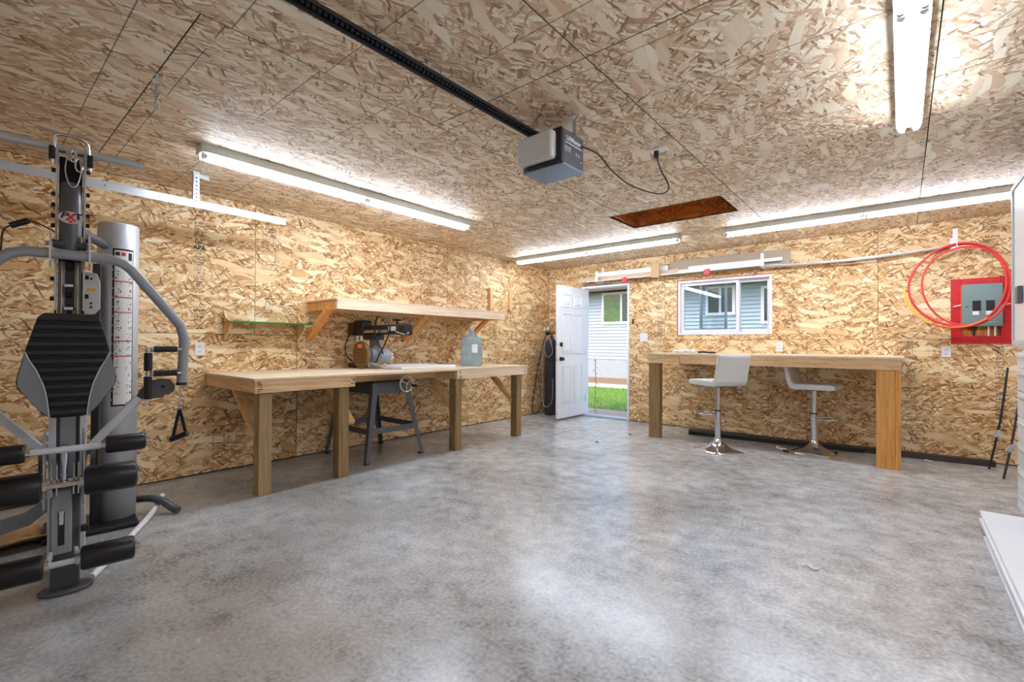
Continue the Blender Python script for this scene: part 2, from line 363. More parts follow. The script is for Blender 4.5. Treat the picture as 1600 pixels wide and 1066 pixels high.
def panel(parent, frame, x0, x1, y0, y1, holes=(), m='osb', gap=.002):
    """frame(a,b)->world origin plus local axes; a,b are in-plane metres"""
    X, Y, Z, org = frame
    mb = MB(); ca, cb = (x0+x1)/2, (y0+y1)/2
    for a0, a1, b0, b1 in rect_minus(x0+gap, x1-gap, y0+gap, y1-gap, holes):
        o = len(mb.f); mb.box((a0-ca, b0-cb, -T), (a1-ca, b1-cb, 0))
        mb.mi[o:o+6] = [0, 0, 1, 1, 1, 1]
    if not mb.f: return None
    ob = mb.build('osb_panel', [m, 'green'], parent)
    org = Vector(org)+Vector(X)*ca+Vector(Y)*cb
    ob.matrix_basis = axes(X, Y, Z, org)
    ob_c[ob.name] = (ca, cb); return ob
ob_c = {}
def stamp(pn, a, b0, b1, wd=.09, m='ink', dens=1.0, boxed=False, seed=0):
    """column of mill print on a sheet; a,b are wall metres"""
    rn = random.Random(seed*17+3); ca, cb = ob_c[pn.name]; mb = MB(); y = b1
    def q(xa, xb, ya, yb): mb.quad((xa-ca, ya-cb, .0006), (xb-ca, ya-cb, .0006), (xb-ca, yb-cb, .0006), (xa-ca, yb-cb, .0006))
    while y > b0+.02:
        h = rn.choice([.010, .012, .014, .022]); x = a-wd/2+rn.uniform(0, .012); end = a+wd/2-rn.uniform(0, .02)
        if rn.random() < .16*1/dens: y -= h+rn.uniform(.02, .06); continue
        while x < end:
            cw = h*rn.uniform(.45, .75); k = rn.random()
            if k < .80:
                st = max(.0022, h*.2)
                q(x, x+st, y-h, y)
                if rn.random() < .6: q(x+cw-st, x+cw, y-h*rn.choice([1, .6]), y)
                for yy in rn.sample([0, .5, 1], rn.choice([1, 2, 2])): q(x, x+cw, y-h*yy*(1-.2)-st, y-h*yy*(1-.2))
            x += cw+h*.28
        y -= h+rn.uniform(.006, .014)
    if boxed:
        s_ = .003
        for xa, xb, ya, yb in ((a-wd/2-.01, a+wd/2+.01, b1, b1+s_), (a-wd/2-.01, a+wd/2+.01, b0, b0+s_), (a-wd/2-.01, a-wd/2-.01+s_, b0, b1), (a+wd/2+.01-s_, a+wd/2+.01, b0, b1)): q(xa, xb, ya, yb)
    if mb.f: mb.build('mill_print', m, pn, fix=False)

floor = struct(MB().box((-.2, FY-.2, -.12), (RX+.2, .16, 0)).build('floor', 'concrete')); floor['label'] = 'grey polished concrete garage floor'
# left wall
wl_ = struct(MB().box((-.16, FY-.16, 0), (-T, 0, H+.15)).build('wall_left', 'dark')); wl_['label'] = 'strand board left garage wall'
FL = ((0,1,0), (0,0,1), (1,0,0), (0,0,0))
pl = {}
for k, (s0, s1) in enumerate(((-7.30, -7.15), (-7.15, -4.745), (-4.745, -2.335), (-2.335, 0))): pl['u', k] = panel(wl_, FL, s0, s1, 1.222, H)
for k, (s0, s1) in enumerate(((-7.30, -6.75), (-6.75, -4.345), (-4.345, -1.935), (-1.935, 0))): pl['l', k] = panel(wl_, FL, s0, s1, .008, 1.222)
for i, (row, k, a, b0, b1, wd, mm, bx_) in enumerate((('u',1,-5.20,1.24,2.40,.085,'ink',0), ('u',2,-4.62,1.85,2.42,.10,'inkfaint',1), ('u',2,-4.62,1.30,1.6,.10,'ink',0), ('u',2,-2.62,1.65,2.42,.07,'inkfaint',0),
        ('u',3,-2.0,1.7,2.42,.07,'inkfaint',0), ('l',1,-4.86,.1,1.2,.09,'inkfaint',0), ('l',2,-4.22,.9,1.2,.09,'ink',0), ('l',2,-2.35,.1,.85,.10,'ink',0), ('l',1,-5.02,.12,.40,.10,'ink',1),
        ('l',3,-.85,.1,1.2,.06,'inkfaint',0), ('u',2,-3.45,1.64,1.9,.07,'inkfaint',0), ('l',1,-4.40,.2,.75,.10,'inkfaint',1))):
    stamp(pl[row, k], a, b0, b1, wd, mm, boxed=bool(bx_), seed=i)
pn = pl['u', 1]; ca, cb = ob_c[pn.name]
text('mill_print', 'APA', .05, 'ink', pn, Matrix.Translation((-5.20-ca, 1.965-cb, .0008)), offset=.002)
# back wall (holes for the door and the window)
holes = [(DX0-.03, DX1+.03, -1, DZ+.03), (WX0, WX1, WZ0, WZ1)]
mb = MB()
for a0, a1, b0, b1 in rect_minus(-.16, RX+.16, 0, H+.15, [(DX0-.03, DX1+.03, -1, DZ+.03), (WX0, WX1, WZ0, WZ1)]): mb.box((a0, T, b0), (a1, .14, b1))
wb = struct(mb.build('wall_back', 'dark')); wb['label'] = 'strand board back garage wall with door and window'
FB = ((1,0,0), (0,0,1), (0,-1,0), (0,0,0)); pb = {}
for k, (s0, s1) in enumerate(((0, 2.05), (2.05, 4.46), (4.46, RX))): pb['u', k] = panel(wb, FB, s0, s1, 1.222, H, holes)
for k, (s0, s1) in enumerate(((0, 1.36), (1.36, 3.79), (3.79, RX))): pb['l', k] = panel(wb, FB, s0, s1, .008, 1.222, holes)
for i, (row, k, a, b0, b1, wd, mm, bx_) in enumerate((('u',0,1.98,1.24,2.0,.10,'inkfaint',0), ('u',1,2.98,2.30,2.40,.12,'ink',1), ('u',1,3.62,1.95,2.2,.13,'ink',0), ('u',1,3.62,1.55,1.85,.13,'inkfaint',1), ('u',1,3.62,1.25,1.45,.13,'inkfaint',0),
        ('u',2,5.33,1.9,2.40,.12,'ink',0), ('l',1,2.52,.1,.90,.09,'inkfaint',0), ('l',1,3.42,.25,.85,.10,'inkfaint',0), ('l',2,4.74,.1,1.2,.09,'ink',0), ('l',2,4.68,1.05,1.2,.12,'inkfaint',1), ('l',2,5.40,.1,1.15,.08,'ink',0))):
    stamp(pb[row, k], a, b0, b1, wd, mm, boxed=bool(bx_), seed=40+i)
pn = pb['u', 2]; ca, cb = ob_c[pn.name]
# right and front walls
wr = struct(MB().box((RX+T, FY-.16, 0), (RX+.16, 0, H+.15)).build('wall_right', 'dark')); FR = ((0,-1,0), (0,0,1), (-1,0,0), (RX,0,0))
for s0, s1 in ((0, 2.4), (2.4, 4.8), (4.8, 7.3)): panel(wr, FR, s0, s1, 1.222, H); panel(wr, FR, s0, s1, .008, 1.222)
GX0, GX1, GZ = .64, 5.46, 2.14
mb = MB()
for a0, a1, b0, b1 in rect_minus(0, RX, 0, H+.15, [(GX0, GX1, -1, GZ)]): mb.box((a0, FY-.16, b0), (a1, FY-T, b1))
wf = struct(mb.build('wall_front', 'dark')); FF = ((-1,0,0), (0,0,1), (0,1,0), (RX,FY,0))
for s0, s1, z0, z1 in ((0, RX-GX1, 0.008, GZ), (RX-GX0, RX, .008, GZ), (0, 3.0, GZ, H), (3.0, RX, GZ, H)): panel(wf, FF, s0, s1, z0, z1)
gd = bpy.data.objects.new('door_2', None); COL.objects.link(gd); struct(gd); gd['label'] = 'closed white sectional overhead garage door'
for k in range(4):
    sec = MB().box((GX0-.04, FY-.06, .01+k*.535), (GX1+.04, FY-.02, .54+k*.535)).build('door_section', 'white', gd, .006)
    for j in range(8): MB().box((GX0+.06+j*.60, FY-.022, .09+k*.535), (GX0+.54+j*.60, FY-.014, .46+k*.535)).build('embossed_panel', 'white', sec, .006)
# ceiling
mb = MB()
for a0, a1, b0, b1 in rect_minus(-.16, RX+.16, FY-.16, .14, [(HX0-.014, HX1+.014, HY0-.014, HY1+.014)]): mb.box((a0, b0, H+T), (a1, b1, H+.14))
ce = struct(mb.build('ceiling', 'dark')); ce['label'] = 'strand board garage ceiling'
FC = ((0,1,0), (1,0,0), (0,0,-1), (0,0,H))
hc = [(HY0, HY1, HX0, HX1)]
xs = [0, .16, 1.37, 2.545, 3.57, 4.785, 6.0, RX]; J1 = [FY, -5.93, -3.52, -1.11, 0]; J2 = [FY, -7.12, -4.72, -2.31, 0]
for i in range(7):
    J = (J1, J1, J1, J2, J2, J1, J1)[i]
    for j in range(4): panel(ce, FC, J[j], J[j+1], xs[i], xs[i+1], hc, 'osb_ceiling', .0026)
# attic hatch shaft above the ceiling
hs_ = struct(MB().box((HX0-.012, HY0-.012, H+.16), (HX1+.012, HY1+.012, H+.175)).build('trim_1', 'osb_shaft')); hs_['label'] = 'recessed attic hatch lined with orange strand board'
for a, b in (((HX0-.012, HY0-.012, H), (HX0, HY1+.012, H+.16)), ((HX1, HY0-.012, H), (HX1+.012, HY1+.012, H+.16)), ((HX0, HY0-.012, H), (HX1, HY0, H+.16)), ((HX0, HY1, H), (HX1, HY1+.012, H+.16))):
    c = (Vector(a)+Vector(b))/2; d = Vector(b)-Vector(a)
    if d.x < d.y: ob = MB().box((-d.y/2, -d.z/2, -.006), (d.y/2, d.z/2, .006)).build('shaft_board', 'osb_shaft', hs_); ob.matrix_basis = axes((0,1,0), (0,0,1), (1,0,0), c)
    else: ob = MB().box((-d.x/2, -d.z/2, -.006), (d.x/2, d.z/2, .006)).build('shaft_board', 'osb_shaft', hs_); ob.matrix_basis = axes((1,0,0), (0,0,1), (0,-1,0), c)

# door 1: frame, threshold, open six-panel leaf
df = MB().box((DX0-.03, -.012, 0), (DX0, .15, DZ)).box((DX1, -.012, 0), (DX1+.03, .15, DZ)).box((DX0-.03, -.012, DZ), (DX1+.03, .15, DZ+.03)).build('trim_2', 'white'); struct(df); df['label'] = 'white door frame'
MB().box((DX0-.04, -.006, DZ+.03), (DX1+.03, .01, DZ+.042)).build('dark_gap_strip', 'dark', df)
MB().box((DX0, -.03, .0), (DX1, .17, .022)).build('threshold', 'galv', df, .004)
dl = bpy.data.objects.new('door_1', None); COL.objects.link(dl); struct(dl); dl['label'] = 'white six-panel entry door standing open'
dl.location = (.715, -.005, .03); dl.rotation_euler = (0, 0, math.radians(-91.5))   # local x runs along the leaf, local +y faces the room
DW, DH = .755, 2.015
MB().box((0, -.020, 0), (DW, .020, DH)).build('door_leaf', 'white', dl, .003)
for z0, z1 in ((.20, .80), (.98, 1.60), (1.70, 1.90)):
    for x0 in (.10, .415):
        for sy in (1, -1):
            fr = MB(); x1 = x0+.24; t = .018; yo = sy*.020
            for a, b in (((x0, z0), (x1, z0+t)), ((x0, z1-t), (x1, z1)), ((x0, z0+t), (x0+t, z1-t)), ((x1-t, z0+t), (x1, z1-t))):
                fr.prism([(a[0], a[1]), (b[0], a[1]), (b[0], b[1]), (a[0], b[1])], lambda p, q, tt: (p, tt, q), yo, yo+sy*.011)
            fo = fr.build('panel_moulding', 'white', dl, .002)
            MB().box((x0+.04, yo, z0+.04), (x1-.04, yo+sy*.012, z1-.04)).build('raised_panel', 'white', fo, .004)
hd = MB()
for s in (1, -1): hd.cyl((DW-.07, s*.02, .90), (DW-.07, s*.055, .90), .012).cyl((DW-.07, s*.055, .90), (DW-.07, s*.075, .90), .027).cyl((DW-.07, s*.018, .90), (DW-.07, s*.027, .90), .033)
hd.build('door_knob', 'sawdark', dl)
hd = MB()
for s in (1, -1): hd.cyl((DW-.07, s*.018, 1.12), (DW-.07, s*.034, 1.12), .030).box((DW-.082, s*.034, 1.085), (DW-.058, s*.05, 1.15))
hd.build('deadbolt', 'sawdark', dl)
MB().box((DW, -.012, .87), (DW+.002, .012, .93)).box((DW, -.012, 1.09), (DW+.002, .012, 1.15)).build('strike_plate', 'galv', dl)
for z in (.25, 1.0, 1.75): MB().cyl((-.008, .018, z-.045), (-.008, .018, z+.045), .007, 8).build('hinge', 'galv', dl)
# window 1
wi = bpy.data.objects.new('window_1', None); COL.objects.link(wi); struct(wi); wi['label'] = 'white vinyl sliding window above the bar bench'
def ring(mb, x0, x1, z0, z1, t, y0, y1, tl=None):
    tl = tl or t
    return mb.box((x0, y0, z0), (x0+tl, y1, z1)).box((x1-t, y0, z0), (x1, y1, z1)).box((x0+tl, y0, z1-t), (x1-t, y1, z1)).box((x0+tl, y0, z0), (x1-t, y1, z0+t))
ring(MB(), WX0, WX1, WZ0, WZ1, .030, -.004, .15).build('window_frame', 'vinyl', wi, .003)
XM = 3.03
ring(MB(), WX0+.03, XM, WZ0+.03, WZ1-.03, .04, .035, .065).build('inner_sash', 'vinyl', wi, .004)
ring(MB(), XM-.035, WX1-.03, WZ0+.03, WZ1-.03, .04, .075, .10).build('fixed_sash', 'vinyl', wi, .004)
ring(MB(), 2.50, 2.86, WZ0+.03, WZ1-.03, .032, .105, .135).build('outer_sash', 'vinyl', wi, .004)
for x0, x1, y in ((WX0+.07, XM-.04, .05), (XM+.005, WX1-.07, .088), (2.532, 2.828, .12)): MB().box((x0, y-.002, WZ0+.07), (x1, y+.002, WZ1-.07)).build('window_pane', 'glass', wi)
MB().box((WX0-.012, -.003, WZ0), (WX0, .0, WZ1)).box((WX0-.012, -.003, WZ1), (WX1, .0, WZ1+.010)).build('red_sealing_tape', 'redpaint', wi)

# ------------------------------------------------------------------ ceiling lights
def fluoro(label, loc, rz, rough=False):
    t = thing('ceiling_light', label, 'ceiling light', loc, rz, 'fluorescent strip lights'); W = .055; LN = 1.22
    tray = [(-W, 0), (W, 0), (W, -.056), (W-.004, -.056), (W-.004, -.030), (.020, -.040), (-.020, -.040), (-W+.004, -.030), (-W+.004, -.056), (-W, -.056)]
    hb = MB(); n_ = len(tray); vs = [(x, y, z) for y in (-LN, LN) for x, z in tray]
    hb.add(vs, [(i, n_+i, n_+(i+1) % n_, (i+1) % n_) for i in range(n_)]); hb.build('housing', 'tray', t)
    for s in (-1, 1): MB().box((-W, s*LN, -.060), (W, s*(LN+.006), 0)).build('end_cap', 'tray', t)
    for sx in (-1, 1):
        for a, b in ((-LN+.02, -.015), (.015, LN-.02)):
            tb = MB().cyl((sx*.031, a, -.075), (sx*.031, b, -.075), .0165, 12).build('fluorescent_tube', 'tube', t)
            for y, d in ((a, 1), (b, -1)): MB().cyl((sx*.031, y-.002*d, -.075), (sx*.031, y+.012*d, -.075), .0172, 12).build('tube_cap', 'galv', tb)
        for y in (-LN+.012, 0, LN-.012): MB().box((sx*.031-.012, y-.009, -.094), (sx*.031+.012, y+.009, -.035)).build('tube_socket', 'whitem', t, .002)
    return t
fluoro('long lit strip light parallel to the left wall above the long workbench', (1.145, -4.31, H), 0)
fluoro('lit strip light in front of the corner above the open entry door', (1.46, -1.145, H), math.pi/2)
fluoro('lit strip light above the breaker panel and hose, beside the white cabinet', (4.39, -1.075, H), math.pi/2)
fluoro('lit twin-tube strip light right of the garage door opener, seen from below', (4.695, -4.31, H), 0)

# ------------------------------------------------------------------ garage door opener, rail, cord, outlets
OX0, OX1, OY0, OY1, OZ0, OZ1 = 2.97, 3.25, -4.42, -4.21, 2.13, 2.33
op = thing('garage_door_opener', 'grey garage door opener with frosted light lens hanging from the ceiling', 'door opener', (3.11, -4.315, OZ0))
def loc_box(a, b, o): return tuple(Vector(a)-Vector(o)), tuple(Vector(b)-Vector(o))
OO = (3.11, -4.315, OZ0)
MB().box(*loc_box((OX0, OY0, OZ0+.012), (OX1, OY1, OZ1), OO)).build('housing', 'openergrey', op, .006)
MB().box(*loc_box((OX0-.002, OY0-.002, OZ0), (OX1+.002, OY1+.002, OZ0+.012), OO)).build('chassis_plate', 'openerblue', op, .004)
MB().box(*loc_box((OX0-.005, OY0-.06, OZ0+.03), (OX1-.035, OY0-.004, OZ1-.012), OO)).build('light_lens', 'lens', op, .02, 4)
MB().box(*loc_box((OX0+.04, OY0-.02, OZ0+.012), (OX1, OY0, OZ1), OO)).build('lens_bezel', 'black', op, .004)
face = lambda y, z: axes((0,1,0), (0,0,1), (1,0,0), (OX1+.0012-OO[0], y-OO[1], z-OO[2]))
text('lettering', 'LiftMaster', .036, 'whitem', op, face(-4.315, 2.285), offset=.0008)
MB().box(*loc_box((OX1, -4.40, 2.257), (OX1+.001, -4.23, 2.262), OO)).build('underline', 'whitem', op)
text('lettering', '1/2 HP', .016, 'whitem', op, face(-4.375, 2.225))
ring_pts = MB()
for a, b in (((OX1, -4.403, 2.235), (OX1+.001, -4.347, 2.237)), ((OX1, -4.403, 2.212), (OX1+.001, -4.347, 2.214)), ((OX1, -4.403, 2.212), (OX1+.001, -4.401, 2.237)), ((OX1, -4.349, 2.212), (OX1+.001, -4.347, 2.237))): ring_pts.box(*loc_box(a, b, OO))
ring_pts.build('label_border', 'whitem', op)
text('lettering', 'F X', .028, 'whitem', op, face(-4.275, 2.215))
MB().cyl((OX1-OO[0], -4.24-OO[1], .055), (OX1-OO[0]+.004, -4.24-OO[1], .055), .005, 8).build('button', 'lens', op)
hb = MB()
for x in (3.00, 3.20): hb.box(*loc_box((x, -4.25, OZ1), (x+.025, -4.246, H), OO)).box(*loc_box((x, -4.30, H-.003), (x+.025, -4.246, H), OO))
hb.build('mounting_strap', 'galv', op)
MB().box(*loc_box((3.06, -4.36, OZ1), (3.18, -4.26, OZ1+.035), OO)).cyl((.01, .06, OZ1-OZ0), (.01, .06, OZ1-OZ0+.05), .03).build('sprocket_cover', 'sawdark', op)
ra = thing('opener_rail', 'black opener rail with drive chain running along the ceiling', 'rail', (3.02, -4.36, 2.37))
MB().box((-.03, -2.90, .0), (.03, 0, .004)).box((-.003, -2.90, -.035), (.003, 0, 0)).build('t_rail', 'black', ra)
MB().box((.028, -2.90, -.012), (.031, 0, .004)).box((-.031, -2.90, -.012), (-.028, 0, .004)).build('rail_flange', 'sawdark', ra)
lk = MB()
for k in range(128): lk.box((.012, -2.86+k*.022, -.022), (.022, -2.86+k*.022+.014, -.008)); lk.box((-.022, -2.86+k*.022, -.022), (-.012, -2.86+k*.022+.014, -.008))
ch = lk.build('drive_chain', 'sawdark', ra); ch['kind'] = 'stuff'
co = thing('ceiling_outlet', 'white electrical box on the ceiling with the opener cord plugged in', 'outlet', (3.43, -3.55, H))
MB().box((-.055, -.035, -.006), (.055, .035, 0)).build('cover_plate', 'whitem', co, .003)
MB().cyl((-.02, 0, -.006), (-.02, 0, -.05), .016).build('plug', 'black', co)
cd = tag(MB().tube(smooth([(3.252, -4.245, 2.28), (3.30, -4.13, 2.26), (3.33, -4.02, 2.19), (3.38, -3.86, 2.13), (3.47, -3.66, 2.11), (3.50, -3.56, 2.17), (3.44, -3.54, 2.30), (3.41, -3.55, 2.40)], 8), .0045, 8).build('power_cord', 'black'),
   'black power cord drooping from the opener to the ceiling outlet', 'cord')
hk = thing('ceiling_hook', 'galvanised chain hanging from a ceiling eye above the home gym', 'hook', (1.91, -5.93, H))
MB().cyl((0, 0, 0), (0, 0, -.03), .006, 8).tube([(0, .018*math.cos(a*math.pi/6), -.045+.018*math.sin(a*math.pi/6)) for a in range(12)], .004, 6, True).build('eye_bolt', 'galv', hk)
for k in range(4):
    f = (lambda a, k=k: ((.011*math.cos(a), 0, 0) if k % 2 == 0 else (0, .011*math.cos(a), 0)))
    MB().tube([(f(a*math.pi/5)[0], f(a*math.pi/5)[1], -.072-k*.028+.019*math.sin(a*math.pi/5)) for a in range(10)], .0035, 6, True).build('chain_link', 'galv', hk)

# horizontal garage door track by the left wall
tr = thing('door_track', 'galvanised horizontal garage door track hanging near the left wall', 'track', (.55, -4.71, 2.20))
MB().prism([(0, -.028), (.004, -.028), (.004, .024), (.03, .024), (.03, .028), (0, .028)], lambda a, b, t: (-a, t, b), -2.55, 0).build('track_channel', 'galv', tr)
bl = MB()
for y in (-.06, -.09, -.30, -.33, -.9, -1.2): bl.cyl((0, y, 0), (.003, y, 0), .004, 8)
bl.build('rivet', 'sawdark', tr)
bh = MB(); bh.box((-.003, -.69, .02), (0, -.65, .24)).box((-.04, -.69, .02), (-.003, -.687, .24)).build('hanger_angle', 'galv', tr)
MB().box((-.10, -.70, .232), (.03, -.66, .238)).build('ceiling_strap', 'galv', tr)
bl = MB()
for k in range(6): bl.cyl((.0, -.67, .05+k*.03), (.0006, -.67, .05+k*.03), .006, 8)
bl.build('punched_hole', 'dark', tr)
MB().beam((-.005, -.66, .22), (-.02, -.58, .22), .004, .03).build('brace', 'galv', tr)

# wall outlets and switch
def outlet(label, loc, ax, cover=.058, hgt=.115, dbl=False):
    t = thing('wall_outlet', label, 'outlet', loc, 0 if ax == 'y' else math.pi/2)   # local -y faces the room
    MB().box((-cover, -.006, -hgt/2), (cover, 0, hgt/2)).build('cover_plate', 'whitem', t, .003)
    for z in (-.022, .022):
        s = MB().box((-.017, -.0085, z-.014), (.017, -.006, z+.014)).build('socket', 'vinyl', t, .002)
        MB().box((-.008, -.009, z-.006), (-.005, -.0084, z+.006)).box((.005, -.009, z-.006), (.008, -.0084, z+.006)).build('slot', 'ink', s)
outlet('white outlet on the left wall below the glass shelf, beside the gym', (0, -5.19, 1.09), 'x', .036)
outlet('white outlet low on the left wall beyond the workbench end', (0, -.72, .36), 'x', .036)
outlet('white outlet on the back wall just above the bar bench', (3.50, 0, 1.13), 'y', .036)
outlet('white outlet on the back wall below the red panel frame', (5.01, 0, 1.09), 'y', .036)
sw = thing('light_switch', 'white double light switch between entry door and window', 'switch', (1.73, 0, 1.26))
MB().box((-.06, -.006, -.06), (.06, 0, .06)).build('cover_plate', 'whitem', sw, .003)
for x in (-.025, .025): MB().box((x-.008, -.012, -.016), (x+.008, -.006, .016)).build('toggle', 'vinyl', sw, .002)
kb = thing('wall_hook', 'small black hook on the back wall beside the door', 'hook', (1.56, 0, 1.50))
MB().box((-.012, -.004, -.04), (.012, 0, .04)).build('back_plate', 'black', kb); MB().tube([(0, -.004, .0), (0, -.03, -.02), (0, -.035, .0)], .005, 6).build('prong', 'black', kb)

# ------------------------------------------------------------------ long workbench
B = (0, 0, 0)
wbn = thing('workbench', 'long pine workbench with plywood top and post legs along the left wall', 'workbench', (.52, -3.53, 0))
WO = Vector((.52, -3.53, 0))
def wpart(name, a, b, m, par=wbn, o=WO, bev=.002): return MB().box(tuple(Vector(a)-o), tuple(Vector(b)-o)).build(name, m, par, bev)
wpart('tabletop', (.004, -5.15, .862), (1.06, -1.92, .882), 'ply')
wpart('front_apron', (1.012, -5.14, .772), (1.05, -4.33, .862), 'pine'); wpart('front_apron', (1.012, -3.13, .772), (1.05, -1.93, .862), 'palepine')
wpart('recessed_apron', (.66, -4.33, .775), (.70, -3.13, .862), 'pine')
wpart('end_apron', (.01, -5.14, .772), (1.012, -5.102, .862), 'pinex'); wpart('end_apron', (.01, -1.97, .772), (1.012, -1.93, .862), 'pinex')
wpart('end_apron', (.70, -3.13, .772), (1.012, -3.09, .862), 'pinex'); wpart('ledger', (.012, -5.10, .772), (.05, -1.97, .862), 'pine')
for y, m in ((-5.05, 'treatedpale'), (-4.41, 'treated'), (-3.07, 'treated'), (-2.04, 'treated')): wpart('leg', (.912, y-.045, 0), (1.01, y+.048, .772 if y != -3.07 else .772), m, bev=.004)
for y in (-5.07, -4.30, -3.07, -2.06):
    MB().beam(Vector((.50, y, .80))-WO, Vector((.93, y, .44))-WO, .038, .085, (0,1,0)).build('brace', 'pinez', wbn, .002)
sc_ = MB()
for y0 in (-5.11, -4.38, -3.10, -1.98):
    for k in range(5): sc_.cyl(tuple(Vector((1.0495, y0+random.uniform(-.02, .05), .785+k*.016))-WO), tuple(Vector((1.0508, y0+random.uniform(-.02, .05), .785+k*.016))-WO), .0035, 6)
o = sc_.build('screw_heads', 'sawdark', wbn); o['kind'] = 'stuff'
# white board lying on the bench
tag(MB().box((.22, -3.66, .883), (.80, -2.92, .912)).build('white_board', 'white', None, .003), 'white melamine board lying on the long workbench beside the saw', 'board')
# water jug
jg = thing('water_jug', 'blue translucent water cooler jug standing on the long workbench', 'jug', (.68, -2.55, .883))
prof = [(.0, .0), (.115, .0), (.130, .012), (.132, .10), (.126, .115), (.132, .13), (.132, .22), (.126, .235), (.132, .25), (.132, .30), (.115, .335), (.07, .358), (.034, .368), (.030, .42), (.033, .425)]
MB().lathe(prof, seg=32).build('bottle', 'jug', jg)
MB().lathe([(.0, .44), (.034, .44), (.036, .41), (.036, .40)], seg=20).build('cap', 'jug', jg)
MB().tube(smooth([(-.02, .05, .36), (-.03, .10, .38), (-.03, .135, .33), (-.02, .131, .26)], 5), .011, 8).build('handle', 'jug', jg)
lb = MB()
for k in range(6):
    a0, a1 = -.75+k*.09, -.75+(k+1)*.09; lb.quad(*[(.1335*math.cos(a), .1335*math.sin(a), z) for a, z in ((a0, .16), (a1, .16), (a1, .26), (a0, .26))])
lb.build('label', 'paper', jg)

# ------------------------------------------------------------------ radial arm saw on steel stand
SX, SY = .45, -3.73
st = thing('radial_arm_saw', 'old radial arm saw on a grey splayed steel stand behind the workbench', 'saw', (SX, SY, 0))
S = Vector((SX, SY, 0))
feet = [(.82, -4.07), (.82, -3.39), (.06, -4.07), (.06, -3.39)]; tops = [(.76, -3.96), (.76, -3.54), (.14, -3.96), (.14, -3.54)]
for (fx, fy), (tx, ty) in zip(feet, tops):
    lg = MB(); sgx = 1 if fx > .4 else -1; sgy = 1 if fy > SY else -1
    f = Vector((fx, fy, .015)); t = Vector((tx, ty, .74)); wb_, wt_ = .038, .062
    v = []
    for p, ww in ((f, wb_), (t, wt_)):
        v += [p, p+Vector((0, -sgy*ww, 0)), p+Vector((-sgx*.006, -sgy*ww, 0)), p+Vector((-sgx*.006, -sgy*.006, 0)), p+Vector((-sgx*ww, -sgy*.006, 0)), p+Vector((-sgx*ww, 0, 0))]
    lg.add([x-S for x in v], [(0,1,2,3,4,5), (11,10,9,8,7,6)]+[(i, 6+i, 6+(i+1) % 6, (i+1) % 6) for i in range(6)]); lg.build('leg', 'sawgrey', st)
    MB().box(tuple(Vector((fx-.022*sgx-.022, fy-.018*sgy-.022, 0))-S), tuple(Vector((fx-.022*sgx+.022, fy-.018*sgy+.022, .018))-S)).build('foot', 'black', st, .003)
def spart(name, a, b, m, bev=.003): return MB().box(tuple(Vector(a)-S), tuple(Vector(b)-S)).build(name, m, st, bev)
spart('top_rail', (.752, -3.97, .65), (.758, -3.53, .762), 'sawgrey'); spart('top_rail', (.142, -3.97, .65), (.148, -3.53, .762), 'sawgrey')
spart('side_rail', (.142, -3.962, .65), (.758, -3.956, .762), 'sawgrey'); spart('side_rail', (.142, -3.544, .65), (.758, -3.538, .762), 'sawgrey')
for z in (.30,):
    f = lambda a, b, zz: a+(b-a)*(zz/.74)
    P = [(f(x0, x1, z), f(y0, y1, z)) for (x0, y0), (x1, y1) in zip(feet, tops)]
    for i, j in ((0, 1), (2, 3), (0, 2), (1, 3)): MB().beam(Vector((*P[i], z))-S, Vector((*P[j], z))-S, .006, .055).build('stretcher', 'sawgrey', st)
spart('saw_base', (.15, -3.95, .752), (.75, -3.55, .775), 'sawdark')
wh = MB().tube([(.875-SX, -3.655-SY+.078*math.cos(a*math.pi/12), .745+.078*math.sin(a*math.pi/12)) for a in range(24)], .010, 8, True).build('crank_wheel', 'chrome', st)
for k in range(3):
    a = k*2*math.pi/3+.5; MB().cyl((.875-SX, -3.655-SY, .745), (.875-SX, -3.655-SY+.075*math.cos(a), .745+.075*math.sin(a)), .008, 8).build('spoke', 'chrome', wh)
MB().cyl((.75-SX, -3.655-SY, .745), (.885-SX, -3.655-SY, .745), .015, 10).build('shaft', 'chrome', wh)
MB().cyl((.875-SX, -3.585-SY, .725), (.935-SX, -3.585-SY, .725), .014, 10).build('crank_handle', 'black', wh)
# column, arm, carriage above the bench
ZT = .883
MB().cyl((.12-SX, 0, ZT), (.12-SX, 0, 1.22), .045, 20).build('column', 'chrome', st)
spart('column_base', (.05, -3.81, ZT), (.19, -3.65, ZT+.05), 'sawdark', .01)
arm = spart('arm', (.02, -3.775, 1.235), (.98, -3.685, 1.335), 'sawdark', .015)
spart('arm_cover', (-.0+.02, -3.80, 1.23), (.12, -3.66, 1.37), 'sawbrown', .012)
spart('switch_housing', (.12, -3.80, 1.25), (.30, -3.665, 1.395), 'black', .025)
spart('chrome_track', (.30, -3.780, 1.255), (.72, -3.774, 1.285), 'chrome'); spart('nameplate', (.74, -3.781, 1.27), (.86, -3.775, 1.315), 'lightgrey')
spart('arm_cap', (.90, -3.79, 1.225), (1.0, -3.67, 1.345), 'black', .02)
MB().cyl((.88-SX, -.055, 1.26), (1.01-SX, -.055, 1.235), .008, 8).cyl((.985-SX, -.02, 1.25), (1.02-SX, -.02, 1.25), .014, 10).build('lock_pin', 'chrome', st)
MB().cyl((.82-SX, 0, 1.335), (.82-SX, 0, 1.37), .012, 10).lathe([(.0, .0), (.045, .0), (.055, .012), (.045, .026), (.0, .028)], (.82-SX, 0, 1.37), 16).build('arm_knob', 'black', st)
spart('carriage', (.30, -3.79, 1.185), (.52, -3.67, 1.24), 'sawdark', .01)
